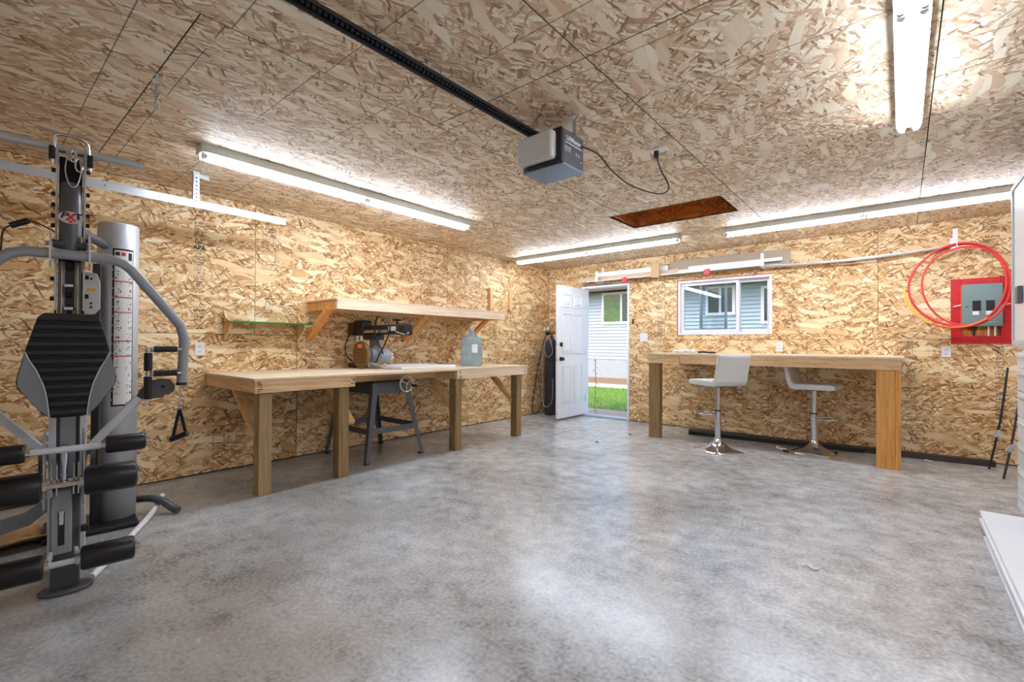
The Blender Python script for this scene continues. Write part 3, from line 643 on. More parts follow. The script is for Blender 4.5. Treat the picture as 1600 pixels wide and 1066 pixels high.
MB().prism([(.32, 1.19), (.50, 1.19), (.50, 1.10), (.56, 1.00), (.52, 1.00), (.44, 1.12), (.38, 1.12), (.36, 1.02), (.32, 1.02)], lambda a, b, t: (a-SX, t-SY, b), -3.72, -3.69).build('yoke', 'steelgrey', st)
MB().cyl((.42-SX, -3.78-SY, 1.02), (.42-SX, -3.56-SY, 1.02), .072, 20).build('motor', 'steelgrey', st)
MB().cyl((.42-SX, -3.56-SY, 1.02), (.42-SX, -3.535-SY, 1.02), .064, 20).build('motor_end_bell', 'chrome', st)
MB().cyl((.40-SX, -3.845-SY, 1.025), (.40-SX, -3.842-SY, 1.025), .127, 36).build('saw_blade', 'galv', st)
gp = [(.40+.14*math.cos(a), 1.03+.14*math.sin(a)) for a in [math.radians(k*15) for k in range(24)]]
gd_ = MB().prism(gp, lambda a, b, t: (a-SX, t-SY, b), -3.885, -3.85).build('blade_guard', 'brass', st, .006)
for k in range(5): MB().beam((.28-SX+.02*k*.3, -3.887-SY, .94+k*.035), (.52-SX-.02*k*.3, -3.887-SY, .96+k*.03), .004, .006).build('guard_rib', 'sawbrown', gd_)
MB().box((.36-SX, -3.889-SY, 1.10), (.44-SX, -3.884-SY, 1.14)).build('warning_sticker', 'orange', gd_)
MB().tube(smooth([(.70-SX, -.04, 1.33), (.60-SX, -.07, 1.42), (.55-SX, -.08, 1.30), (.56-SX, -.06, 1.18), (.60-SX, -.04, 1.10), (.58-SX, 0, 1.04)], 6), .008, 8).build('motor_cord', 'black', st)
MB().tube(smooth([(.62-SX, -.05, 1.37), (.70-SX, -.06, 1.40), (.78-SX, -.06, 1.30), (.70-SX, -.05, 1.16), (.55-SX, -.03, 1.02), (.48-SX, -.02, .95), (.40-SX, -.06, .97)], 6), .007, 8).build('motor_cord', 'black', st)
MB().tube(smooth([(.04-SX, -.06, 1.24), (.03-SX, -.10, 1.13), (.10-SX, -.13, 1.02), (.22-SX, -.14, .96)], 6), .006, 8).build('motor_cord', 'black', st)
MB().cyl((.46-SX, -.10, .96), (.60-SX, -.02, .92), .010, 10).cyl((.60-SX, -.02, .92), (.64-SX, .0, .95), .018, 10).build('bevel_lever', 'chrome', st)

# ------------------------------------------------------------------ long wall shelf, small glass shelf, cleats
sh = thing('wall_shelf', 'long pine wall shelf on diagonal braces above the radial arm saw', 'shelf', (.30, -3.02, 1.57)); SO = Vector((.30, -3.02, 1.57))
def hp(name, a, b, m, bev=.002): return MB().box(tuple(Vector(a)-SO), tuple(Vector(b)-SO)).build(name, m, sh, bev)
hp('shelf_top', (.004, -4.26, 1.558), (.60, -1.82, 1.575), 'ply'); hp('front_board', (.56, -4.245, 1.47), (.598, -1.84, 1.558), 'palepine')
hp('end_board', (.004, -4.245, 1.47), (.56, -4.207, 1.558), 'fir'); hp('end_board', (.004, -1.88, 1.47), (.56, -1.84, 1.558), 'pinex'); hp('ledger', (.004, -4.207, 1.47), (.042, -1.88, 1.558), 'pine')
for y in (-4.225, -3.02, -1.98): MB().beam(Vector((.02, y, 1.20))-SO, Vector((.42, y, 1.49))-SO, .038, .075, (0,1,0)).build('brace', 'fir' , sh, .002)
gs = thing('glass_shelf', 'small green glass shelf on strand board brackets on the left wall', 'shelf', (.11, -4.66, 1.325)); GO = Vector((.11, -4.66, 1.325))
MB().box(tuple(Vector((.004, -5.02, 1.325))-GO), tuple(Vector((.205, -4.30, 1.333))-GO)).build('glass_plate', 'glassgreen', gs)
MB().box(tuple(Vector((.205, -5.02, 1.322))-GO), tuple(Vector((.209, -4.30, 1.336))-GO)).build('glass_edge', 'glassedge', gs)
for y in (-5.00, -4.34): MB().prism([(.004, 1.44), (.05, 1.37), (.17, 1.333), (.17, 1.30), (.03, 1.18), (.004, 1.17)], lambda a, b, t: (a-.11, t+4.66, b-1.325), y-.009, y+.009).build('bracket', 'pinez', gs)
for y, lb_ in ((-1.50, 'short vertical pine cleat on the left wall at the shelf end'), (-1.06, 'short vertical pine cleat on the left wall nearer the corner')):
    c = MB().box((-.02, -.03, -.155), (.02, .03, .155)).build('wall_cleat', 'pinez', None, .002); c.location = (.021, y, 1.825); tag(c, lb_, 'cleat')
# small off-cut on the wall near the long shelf
# ------------------------------------------------------------------ gas cylinder
tk = thing('gas_cylinder', 'dark blue gas cylinder with twin gauges standing in the corner behind the door', 'gas cylinder', (.25, -.27, 0))
MB().lathe([(0, 0), (.10, 0), (.105, .01), (.105, 1.10), (.098, 1.16), (.075, 1.21), (.04, 1.24), (.03, 1.28), (0, 1.28)], seg=28).build('tank', 'navy', tk)
MB().cyl((0, 0, 1.27), (0, 0, 1.34), .02).cyl((-.05, 0, 1.33), (.06, 0, 1.33), .014).build('valve', 'brass', tk)
rg = MB().cyl((-.09, -.01, 1.33), (-.03, -.03, 1.33), .03).build('regulator', 'sawdark', tk)
for x, z in ((-.115, 1.40), (-.045, 1.41)):
    g = MB().cyl((x, -.01, z), (x, -.04, z), .033).build('gauge', 'chrome', tk); MB().cyl((x, -.0401, z), (x, -.042, z), .028).build('gauge_dial', 'paper', g)
MB().tube(smooth([(-.07, -.03, 1.31), (-.11, -.08, 1.0), (-.10, -.10, .5), (-.07, -.13, .2), (.02, -.15, .14), (.10, -.12, .25), (.105, -.10, .6)], 8), .008, 8).build('hose', 'hosegrey', tk)
MB().tube(smooth([(-.05, -.03, 1.31), (.04, -.09, 1.22), (.09, -.10, 1.02), (.0, -.125, .95), (-.08, -.10, 1.15)], 8), .007, 8).build('hose', 'hosegrey', tk)
MB().tube(smooth([(-.10, -.02, 1.31), (-.17, -.10, .9), (-.22, -.17, .4), (-.23, -.20, .06), (-.15, -.17, .03), (-.10, -.12, .2)], 8), .007, 8).build('hose', 'black', tk)

# ------------------------------------------------------------------ bar bench by the window
bb = thing('bar_bench', 'tall pine bar bench under the window along the back wall', 'bench', (3.44, -.50, 0)); BO = Vector((3.44, -.50, 0))
def bp_(name, a, b, m, bev=.002): return MB().box(tuple(Vector(a)-BO), tuple(Vector(b)-BO)).build(name, m, bb, bev)
bp_('tabletop', (2.22, -.99, 1.022), (4.68, -.004, 1.045), 'ply')
bp_('front_apron', (2.23, -.98, .922), (2.62, -.942, 1.022), 'pinex'); bp_('front_apron', (2.623, -.98, .922), (4.66, -.942, 1.022), 'pinex')
bp_('end_apron', (2.23, -.942, .922), (2.27, -.004, 1.022), 'pine'); bp_('end_apron', (4.62, -.942, .922), (4.66, -.004, 1.022), 'pine'); bp_('ledger', (2.27, -.042, .922), (4.62, -.004, 1.022), 'pinex')
bp_('leg', (2.235, -.975, 0), (2.375, -.885, .922), 'treated', .004)
bp_('leg', (4.475, -.965, 0), (4.615, -.925, .922), 'fir', .003); bp_('leg', (4.617, -.975, 0), (4.655, -.885, .922), 'fir', .003)
sc_ = MB()
for k in range(26):
    x = random.uniform(2.25, 4.64); z = random.uniform(.93, 1.01); sc_.cyl(tuple(Vector((x, -.9795, z))-BO), tuple(Vector((x, -.9808, z))-BO), .004, 6)
o = sc_.build('screw_heads', 'sawdark', bb); o['kind'] = 'stuff'
# gloves / rag on the bar bench
gl = MB()
for k in range(16):
    a = k*.7; gl.tube(smooth([(2.40+.02*k+random.uniform(-.02, .02), -.6+random.uniform(-.06, .06), 1.060+random.uniform(0, .03)), (2.43+.018*k, -.62+random.uniform(-.05, .05), 1.065+random.uniform(0, .025)), (2.46+.016*k, -.6+random.uniform(-.06, .06), 1.060)], 4), .012, 6)
tag(gl.build('crumpled_rag', 'paper'), 'crumpled white rag on the left end of the bar bench', 'rag')
tag(MB().tube(smooth([(2.72, -.62, 1.057), (2.78, -.60, 1.062), (2.86, -.63, 1.058), (2.92, -.60, 1.057)], 5), [.012]*16, 8).build('black_strap', 'black'), 'short black strap lying beside the rag on the bar bench', 'strap')

# ------------------------------------------------------------------ bar stools
def stool(label, loc, rz, group='bar stools at the bench'):
    t = thing('bar_stool', label, 'bar stool', loc, rz, group)   # local +x is the way the sitter faces
    vs = []; prof = [(.205, 0), (.205, .008), (.15, .025), (.09, .055), (.045, .10), (.034, .14)]; seg = 32
    b = MB()
    for r, z in prof:
        for k in range(seg):
            a = 2*math.pi*k/seg; c, s_ = math.cos(a), math.sin(a); q = max(abs(c), abs(s_)); e = .75 if r > .06 else .75*(r-.034)/.026*.4 if r > .034 else 0
            rr = r*(1-e)+r*e/q*.92; vs.append((rr*c, rr*s_, z))
    b.add(vs, [(i*seg+k, i*seg+(k+1) % seg, (i+1)*seg+(k+1) % seg, (i+1)*seg+k) for i in range(len(prof)-1) for k in range(seg)], True); b.add(vs[:seg], [tuple(range(seg))]); b.add(vs[-seg:], [tuple(range(seg))])
    b.build('base', 'chrome', t)
    MB().cyl((0, 0, .13), (0, 0, .44), .031, 20).build('column', 'chrome', t); MB().cyl((0, 0, .44), (0, 0, .70), .025, 20).build('gas_piston', 'chrome', t)
    MB().cyl((0, 0, .43), (0, 0, .445), .033, 20).build('collar', 'black', t)
    MB().tube(smooth([(.03, -.05, .39), (.10, -.13, .39), (.20, -.11, .39), (.24, 0, .39), (.20, .11, .39), (.10, .13, .39), (.03, .05, .39)], 6), .009, 8).cyl((0, 0, .372), (0, 0, .408), .036, 16).build('footrest', 'chrome', t)
    MB().box((-.08, -.08, .695), (.08, .08, .71)).build('seat_plate', 'black', t)
    sp = [(.23, .745), (.225, .720), (.18, .712), (-.14, .708), (-.185, .722), (-.205, .76), (-.255, 1.02), (-.252, 1.045), (-.232, 1.05), (-.215, 1.03), (-.165, .79), (-.14, .770), (.19, .772), (.222, .765)]
    MB().prism(sp, lambda a, b_, tt: (a, tt, b_), -.20, .20).build('seat_shell', 'leather', t, .012, 3)
    MB().cyl((.02, .05, .695), (.05, .19, .67), .005, 8).build('lift_lever', 'chrome', t)
    return t
stool('white leatherette bar stool with its back turned to the room', (3.13, -1.22, 0), math.radians(147))
stool('white leatherette bar stool seen from the side, half under the bar bench', (3.94, -.62, 0), math.radians(-6)).scale = (1, 1, .96)   # gas lift set a little lower, clears the top

# ------------------------------------------------------------------ red-framed breaker panel, hose, hangers, trim stock
rp_ = thing('breaker_panel', 'grey electrical breaker panel in a red painted wooden frame', 'breaker panel', (5.255, 0, 1.17)); PO = Vector((5.255, 0, 1.17))
def rp(name, a, b, m, bev=.002, par=rp_): return MB().box(tuple(Vector(a)-PO), tuple(Vector(b)-PO)).build(name, m, par, bev)
ring(MB(), 5.045-PO.x, 5.475-PO.x, 1.175-PO.z, 1.828-PO.z, .075, -.016, 0).build('frame', 'redpaint', rp_, .002)
rp('cavity_back', (5.12, -.004, 1.25), (5.40, -.001, 1.36), 'osb_shaft'); rp('panel_cover', (5.125, -.05, 1.345), (5.412, -.004, 1.765), 'breaker', .006)
rp('side_wood', (5.118, -.03, 1.33), (5.125, -.004, 1.755), 'orange')
for x in (5.20, 5.295):
    d_ = rp('breaker_bank', (x, -.054, 1.50), (x+.06, -.05, 1.60), 'black', .001)
    for k in range(4): rp('breaker_switch', (x+.006, -.058, 1.508+k*.023), (x+.054, -.054, 1.524+k*.023), 'sawdark', .001)
    rp('circuit_label', (x, -.0512, 1.46), (x+.045, -.05, 1.496), 'paper', 0)
rp('logo_dot', (5.155, -.051, 1.53), (5.168, -.05, 1.55), 'darkgrey', 0)
rp('caption_strip', (5.31, -.051, 1.385), (5.38, -.05, 1.388), 'lightgrey', 0)
for x, m in ((5.215, 'black'), (5.315, 'paper'), (5.36, 'paper')): MB().cyl(tuple(Vector((x, -.02, 1.25))-PO), tuple(Vector((x, -.02, 1.35))-PO), .008, 8).build('cable', m, rp_)
for x in (5.085, 5.43): MB().tube([tuple(Vector((x-.02, -.02, 1.55))-PO), tuple(Vector((x+.03, -.055, 1.56))-PO)], .006, 8).build('clip', 'paper', rp_)
hn = thing('hose_hanger', 'white metal bracket holding the coiled red air hose', 'bracket', (5.08, 0, 2.25))
MB().box((-.02, -.003, -.11), (.02, 0, .10)).box((-.04, -.02, -.11), (.0, -.017, .0)).box((-.004, -.20, -.112), (.004, 0, -.10)).build('bracket', 'whitem', hn, .001)
MB().tube([(0, -.19, -.106), (0, -.21, -.09), (0, -.205, -.06)], .005, 8).build('tip', 'whitem', hn)
hl = []
for dx, dz, rx, rz_, m, ph in ((0, 0, .355, .40, 'redhose', 0), (.05, .005, .30, .385, 'redhose', .25), (.012, -.01, .365, .41, 'redhose', -.12)):
    hl.append([(5.07+dx+rx*math.cos(a), -.155-.014*math.sin(a*2+ph*6), 1.755+dz+rz_*math.sin(a)+.02*math.sin(2*a+ph*4)) for a in [2*math.pi*k/48 for k in range(48)]])
hz = thing('air_hose', 'coiled red and yellow air hose hanging over the breaker panel', 'hose', (5.07, -.10, 1.755)); HO = Vector((5.07, -.10, 1.755))
for i, p in enumerate(hl): MB().tube([Vector(q)+Vector((0, -.012*i, 0))-HO for q in p], .009, 8, True).build('hose_loop', 'redhose', hz)
pts = [Vector((5.062+.378*math.cos(a), -.195, 1.745+.412*math.sin(a)))-HO for a in [math.radians(175+k*4) for k in range(34)]]
MB().tube(pts[:18], .0105, 8).build('hose_loop', 'yellow', hz); MB().tube(pts[17:], .0105, 8).build('hose_loop', 'orange', hz)
for x, lb_ in ((1.045, 'white metal bracket above the entry door holding trim stock'), (3.35, 'white metal bracket above the window holding trim stock')):
    h = thing('wall_bracket', lb_, 'bracket', (x, 0, 2.25))
    MB().box((-.018, -.004, -.13), (.018, 0, .115)).box((-.018, -.20, -.13), (.018, -.004, -.122)).box((-.018, -.204, -.13), (.018, -.2, .03)).build('bracket_arm', 'whitem', h, .001)
    MB().beam((0, -.19, -.126), (.09, -.01, -.126), .02, .004).build('brace', 'whitem', h)
def stock(name, label, cat, x0, x1, z0, z1, y0, y1, m, tilt=0.):
    o = MB().box((-(x1-x0)/2, y0, -(z1-z0)/2), ((x1-x0)/2, y1, (z1-z0)/2)).build(name, m, None, .002); o.location = ((x0+x1)/2, 0, (z0+z1)/2); o.rotation_euler = (0, tilt, 0); return tag(o, label, cat)
stock('trim_board', 'white trim board on the bracket above the entry door', 'trim', .97, 2.13, 2.200, 2.275, -.10, -.08, 'white')
stock('trim_board', 'beige wooden trim board below the white trim above the door', 'trim', .70, 2.30, 2.142, 2.205, -.14, -.115, 'beige')
stock('trim_board', 'wide taupe board leaning behind white strips above the window', 'board', 2.13, 3.62, 2.130, 2.335, -.035, -.012, 'taupe')
stock('trim_board', 'white strip lying on taupe board above the window', 'trim', 2.42, 3.55, 2.186, 2.225, -.11, -.085, 'white')
stock('trim_board', 'white plastic channel at the front of the bracket above the window', 'trim', 2.31, 3.36, 2.132, 2.180, -.17, -.145, 'whitem')
stock('trim_board', 'long thin white strip lowest on the brackets between door and window', 'trim', .85, 3.36, 2.129, 2.141, -.195, -.175, 'whitem')
ck = stock('cardboard_band', 'brown cardboard wrap around the trim stock between door and window', 'cardboard', 1.93, 2.05, 2.10, 2.30, -.215, -.198, 'cardboard')
tag(MB().tube(smooth([(3.30, -.06, 2.13), (3.8, -.06, 2.12), (4.3, -.06, 2.125), (4.7, -.065, 2.14), (5.05, -.06, 2.165)], 8), .014, 10).build('white_pipe', 'whitem'), 'long white plastic pipe running from the window bracket to the hose bracket', 'pipe')
tag(MB().tube(smooth([(3.32, -.13, 2.14), (3.8, -.12, 2.115), (4.3, -.12, 2.105), (4.75, -.105, 2.135), (5.05, -.10, 2.162)], 8), .010, 10).build('grey_conduit', 'galv'), 'thin grey conduit beside the white pipe above the bar bench', 'pipe')
for x, z, lb_ in ((1.52, 2.105, 'red plastic knob on the wall above the door corner'), (2.70, 2.110, 'red plastic knob on the wall directly above the window')):
    k_ = thing('red_knob', lb_, 'knob', (x, 0, z))
    MB().cyl((0, -.02, 0), (0, -.19, 0), .008, 8).build('stem', 'galv', k_)
    lobes = MB()
    for j in range(5): a = j*2*math.pi/5; lobes.cyl((.028*math.cos(a), -.185, .028*math.sin(a)), (.028*math.cos(a), -.215, .028*math.sin(a)), .02, 10)
    lobes.cyl((0, -.18, 0), (0, -.22, 0), .03, 12); lobes.build('knob_head', 'red', k_)

# ------------------------------------------------------------------ floor timbers, debris, tools
def timber(label, a, b, wd, ht, m='darkwood', nm='floor_timber'):
    a, b = Vector(a), Vector(b); d = b-a; o = MB().box((-d.length/2, -wd/2, 0), (d.length/2, wd/2, ht)).build(nm, m, None, .004)
    o.location = (a+b)/2; o.rotation_euler = (0, 0, math.atan2(d.y, d.x)); return tag(o, label, 'timber')
timber('black timber on the floor under the bar bench', (2.56, -.47, 0), (4.35, -.27, 0), .07, .05, 'black')
timber('long dark brown timber on the floor below the breaker panel', (4.36, -.22, 0), (5.34, -.17, 0), .09, .055)
timber('thin dark strip on the floor against the wall behind the stools', (2.50, -.30, 0), (5.28, -.06, 0), .05, .04, 'darkwood', 'floor_strip')
br = thing('scrap_brush', 'small white and rust scraper lying by the base of a bar stool', 'tool', (3.665, -.74, 0), math.radians(-52))
MB().box((-.11, -.02, .005), (.05, .02, .03)).build('handle', 'paper', br, .006); MB().prism([(.05, -.03), (.05, .03), (.12, .0)], lambda a, b, t: (a, b, t), .008, .022).build('blade', 'sawdark', br); MB().box((-.05, -.022, .028), (-.01, .022, .033)).build('tape', 'red', br)
for i, (x, y, s_, lb_) in enumerate(((4.30, -3.72, .035, 'small wood curl on the floor near the white boards'), (2.02, -1.05, .02, 'tiny dark chip on the floor before the entry door'), (1.93, -1.72, .018, 'tiny dark chip on the floor between workbench and bar bench'), (4.86, -.33, .03, 'small pale scrap on the floor in front of the brown timber'))):
    d_ = MB()
    d_.tube(smooth([(x-s_, y, .006), (x-s_*.3, y+s_*.6, .012), (x+s_*.4, y-s_*.2, .008), (x+s_, y+s_*.3, .006)], 4), .005, 6)
    tag(d_.build('floor_scrap', 'paper' if i in (0, 3) else 'dark'), lb_, 'scrap')
for i, (a, b, c, lb_) in enumerate((((5.28, -.36, .006), (5.36, -.30, .45), (5.42, -.22, .95), 'dark steel rod leaning in the corner beside the white chest, farther one'), ((5.33, -.74, .006), (5.40, -.62, .35), (5.47, -.50, .80), 'dark steel rod leaning beside the white chest, nearer one'))):
    t = thing('steel_rod', lb_, 'rod', a); A = Vector(a)
    MB().tube([p-A for p in smooth([a, b, c], 6)], .0085, 8).build('rod', 'sawdark', t)
    q = Vector(a).lerp(Vector(b), .75)-A; MB().beam(q-Vector((.02, 0, .03)), q+Vector((.02, 0, .03)), .05, .03).build('clamp', 'galv', t, .003)
# white boards lying on the floor
for k, (x0, x1, y1, lb_) in enumerate(((5.030, 5.235, -2.62, 'white trim board, bottom of the floor stack by the chest'), (5.046, 5.235, -2.52, 'white trim board, second from the bottom of the floor stack'), (5.030, 5.235, -2.42, 'white trim board, second from the top of the floor stack'), (5.040, 5.235, -2.33, 'white trim board, topmost of the floor stack'))):
    tag(MB().box((x0, y1-2.4, k*.025+.0005), (x1, y1, k*.025+.0235)).build('white_trim_board', 'white', None, .004), lb_, 'board', 'white trim boards on the floor')
# white chest and cabinet against the right wall
tc_ = thing('drawer_chest', 'white tall drawer chest with bar pulls against the right wall', 'chest', (5.60, -2.55, 0)); TO = Vector((5.60, -2.55, 0))
def tp(name, a, b, m, bev=.004, par=tc_): return MB().box(tuple(Vector(a)-TO), tuple(Vector(b)-TO)).build(name, m, par, bev)
tp('carcass', (5.275, -3.15, .05), (5.92, -1.95, 1.12), 'whitem'); tp('plinth', (5.30, -3.12, 0), (5.90, -1.98, .05), 'darkgrey')
zz = [.07, .20, .355, .515, .68, .85, 1.0, 1.11]
for k in range(7):
    d_ = tp('drawer', (5.255, -3.14, zz[k]+.004), (5.275, -1.96, zz[k+1]-.004), 'whitem')
    h_ = MB().box(tuple(Vector((5.238, -3.10, zz[k+1]-.045))-TO), tuple(Vector((5.255, -2.06, zz[k+1]-.025))-TO)).build('bar_pull', 'lightgrey', d_, .005)
cb_ = thing('wall_cabinet', 'white upper cabinet with raised door frame standing on the drawer chest', 'cabinet', (5.60, -2.5, 1.12)); TO2 = Vector((5.60, -2.5, 1.12))
def cp(name, a, b, m, bev=.004): return MB().box(tuple(Vector(a)-TO2), tuple(Vector(b)-TO2)).build(name, m, cb_, bev)
cp('carcass', (5.27, -3.15, 1.125), (5.90, -1.85, 2.26), 'whitem')
for y0, y1 in ((-2.495, -1.86), (-3.14, -2.505)):
    d_ = cp('door', (5.25, y0, 1.14), (5.268, y1, 2.25), 'whitem'); q = MB()
    for a, b in (((y0+.015, 1.155), (y1-.015, 1.185)), ((y0+.015, 2.205), (y1-.015, 2.235)), ((y0+.015, 1.185), (y0+.045, 2.205)), ((y1-.045, 1.185), (y1-.015, 2.205))): q.box(tuple(Vector((5.24, a[0], a[1]))-TO2), tuple(Vector((5.25, b[0], b[1]))-TO2))
    q.build('door_border', 'lightgrey', d_, .003)
cp('latch', (5.225, -2.21, 1.42), (5.25, -2.12, 1.53), 'darkgrey'); cp('latch', (5.225, -2.88, 1.42), (5.25, -2.79, 1.53), 'darkgrey')

# ------------------------------------------------------------------ home gym (local x toward the room, y across, z up)
gy = thing('home_gym', 'grey and black multi-station home gym with padded backrest and foam rollers', 'gym', (1.69, -6.20, 0), math.radians(-6))
def gb(name, a, b, m, bev=.004, par=gy): return MB().box(a, b).build(name, m, par, bev)
# base and posts
ft = MB(); ft.prism([(.03+.085*math.cos(a)*.75, .0+.095*math.sin(a)) for a in [2*math.pi*k/28 for k in range(28)]], lambda a, b, t: (a, b, t), 0, .018); ft.build('foot_plate', 'darkgrey', gy, .006)
gb('front_post', (-.05, -.055, .012), (.05, .045, .50), 'darkgrey', .008)
gb('base_beam', (-.95, -.045, .03), (-.05, .035, .10), 'darkgrey', .006)
gb('leg_lever', (.07, -.052, .195), (.11, .016, .48), 'steelgrey', .006)
gb('lever_slot', (.1095, -.030, .235), (.1108, -.008, .385), 'black', 0); MB().cyl((.10, -.019, .385), (.135, -.019, .385), .009, 10).cyl((.118, -.019, .33), (.118, -.019, .388), .008, 10).build('lever_pin', 'chrome', gy)
for y in (-.075, .052): gb('side_plate', (.0, y-.004, .42), (.18, y+.004, .735), 'steelgrey', .002)
for y in (-.052, -.035, .02, .036): gb('pivot_plate', (.04, y-.003, .46), (.13, y+.003, .60), 'chrome', .001)
MB().cyl((.10, -.10, .515), (.10, .085, .515), .02, 14).build('pivot_axle', 'chrome', gy)
MB().tube([(.12, -.012, .50), (.16, -.012, .56), (.17, -.012, .69)], .014, 10).build('adjuster_arm', 'chrome', gy)
gb('lever_hook', (.06, .045, .27), (.09, .075, .30), 'black', .004)
ub = MB(); ub.tube([(.20, -.10, .185), (.20, .06, .185)], .013, 12); ub.beam((.10, -.05, .20), (.20, -.06, .185), .012, .03).beam((.10, .03, .20), (.20, .04, .185), .012, .03); ub.build('lower_roller_bar', 'lightgrey', gy)
MB().tube([(.16, -.09, .515), (.16, .06, .515)], .013, 12).build('middle_roller_bar', 'chrome', gy)
MB().tube([(.20, -.14, .675), (.20, .13, .675)], .014, 12).build('upper_roller_bar', 'lightgrey', gy)
def roller(x, z, r, y0, y1, out):
    n = 7; pts = [(x, y0+(y1-y0)*t, z) for t in (0, .02, .06, .5, .94, .98, 1)]
    o = MB().tube(pts, [r*.82, r*.95, r, r*1.01, r, r*.95, r*.82], 22).build('foam_roller', 'foam', gy)
    e = y1 if out > 0 else y0
    MB().cyl((x, e-out*.004, z), (x, e+out*.008, z), r*.55, 14).cyl((x, e+out*.008, z), (x, e+out*.022, z), r*.3, 8).build('end_nut', 'chrome', o)
    i = y0 if out > 0 else y1; MB().cyl((x, i+out*.004, z), (x, i-out*.015, z), r*.45, 14).build('inner_washer', 'chrome', o)
for x, z, r, a, b in ((.20, .187, .052, .043, .228), (.16, .518, .063, .052, .236), (.20, .676, .039, .122, .264)):
    roller(x, z, r, a, b, 1); roller(x, z, r, -b-.025, -a-.028 if r > .04 else -.13, -1)
# upright rails and mast
for y in (-.054, .054): gb('upright_rail', (-.15, y-.013, .10), (-.10, y+.013, 1.24), 'lightgrey', .004)
gb('upright_core', (-.15, -.040, .10), (-.125, .040, 1.24), 'darkgrey', .002)
gb('core_channel', (-.124, -.028, .30), (-.120, .028, .90), 'steelgrey', .002)
mast = gb('mast', (-.40, -.044, .03), (-.345, .044, 2.10), 'black', .004)
for y in (-.052, .052):
    o = gb('mast_side_plate', (-.41, y-.004, .10), (-.245, y+.004, 2.125), 'black', .002)
    gb('plate_edge', (-.2455, y-.004, 1.30), (-.2435, y+.004, 2.125), 'galv', 0)
gb('mast_lower_face', (-.345, -.044, .10), (-.27, .044, 1.55), 'steelgrey', .004)
gb('mast_slot', (-.2705, -.018, 1.30), (-.268, .018, 1.56), 'black', 0)
for z, r in ((1.40, .034), (1.30, .03), (1.53, .028)): MB().cyl((-.262, -.010, z), (-.262, .010, z), r, 20).build('cable_pulley', 'black', gy)
for z in (1.425, 1.31): MB().cyl((-.235, -.016, z), (-.225, .016, z), .012, 10).build('pulley_bolt', 'chrome', gy)
for y in (.030, -.030): gb('slot_edge', (-.27, y-.003, 1.28), (-.262, y+.003, 1.56), 'chrome', .001)
for k, z in enumerate((2.02, 1.90, 1.845, 1.79, 1.74, 1.66, 1.47, 1.37)):
    for s in (-1, 1): MB().cyl((-.30, s*.056, z+.01*s), (-.30, s*.072, z+.01*s), .011, 8).build('bolt_head', 'black', gy)
nk = MB(); nk.tube([(-.235, 0, 1.60), (-.225, 0, 1.75), (-.25, 0, 1.85), (-.275, 0, 1.935)], [.042, .042, .042, .044], 24); nk.build('neck_casting', 'darkgrey', gy)
MB().cyl((-.215, -.062, 1.625), (-.215, .062, 1.625), .020, 16).build('pivot_tube', 'darkgrey', gy)
# badge
bd = gb('badge_mount', (-.19, -.02, 1.74), (-.1815, .02, 1.78), 'black', .002)
el = [(.046*math.cos(a), 1.757+.030*math.sin(a)) for a in [2*math.pi*k/30 for k in range(30)]]
bg_ = MB().prism(el, lambda a, b, t: (t, a, b), -.183, -.178).build('badge', 'silver', gy)
fc = lambda y, z: axes((0,1,0), (0,0,1), (1,0,0), (-.1772, y, z))
text('badge_letter', 'P', .040, 'black', bg_, fc(-.026, 1.764), xscale=1.25, shear=.25, offset=.0015); text('badge_letter', 'X', .046, 'red', bg_, fc(.0, 1.757), offset=.0025); text('badge_letter', 'T', .040, 'black', bg_, fc(.027, 1.764), xscale=1.25, offset=.0015)
MB().prism([(-.012, 1.742), (.010, 1.742), (.0, 1.728)], lambda a, b, t: (t, a, b), -.1778, -.1768).build('badge_flame', 'red', bg_)
# chrome handle loop, pull-up bar, cable
MB().tube(smooth([(-.24, -.068, 2.02), (-.22, -.062, 2.13), (-.20, -.045, 2.165), (-.20, .045, 2.16), (-.22, .062, 2.12), (-.24, .07, 2.02)], 5), .008, 10).build('top_loop', 'chrome', gy)
for s, z in ((-1, 2.075), (1, 2.065)): gb('rubber_grip', (-.26, s*.070-.012, z-.03), (-.215, s*.070+.012, z+.035), 'black', .006)
MB().cyl((-.32, -.62, 2.135), (-.32, .29, 2.13), .021, 18).build('pull_up_bar', 'galv', gy)
MB().cyl((-.32, .288, 2.13), (-.32, .297, 2.13), .019, 14).build('bar_end_cap', 'beige', gy)
MB().tube(smooth([(-.23, -.012, 2.10), (-.225, -.022, 2.0), (-.205, -.005, 1.925), (-.20, .02, 1.925), (-.205, .036, 2.0), (-.22, .03, 2.06)], 6), .0028, 6).build('steel_cable', 'galv', gy)
MB().tube([(-.215, .028+.014*math.cos(a*math.pi/6), 2.035+.034*math.sin(a*math.pi/6)) for a in range(12)], .005, 6, True).tube([(-.215, .006+.010*math.cos(a*math.pi/6), 2.075+.03*math.sin(a*math.pi/6)) for a in range(12)], .005, 6, True).build('snap_hook', 'chrome', gy)
MB().cyl((-.26, -.02, 2.08), (-.26, .0, 2.08), .03, 18).build('cable_pulley', 'chrome', gy)
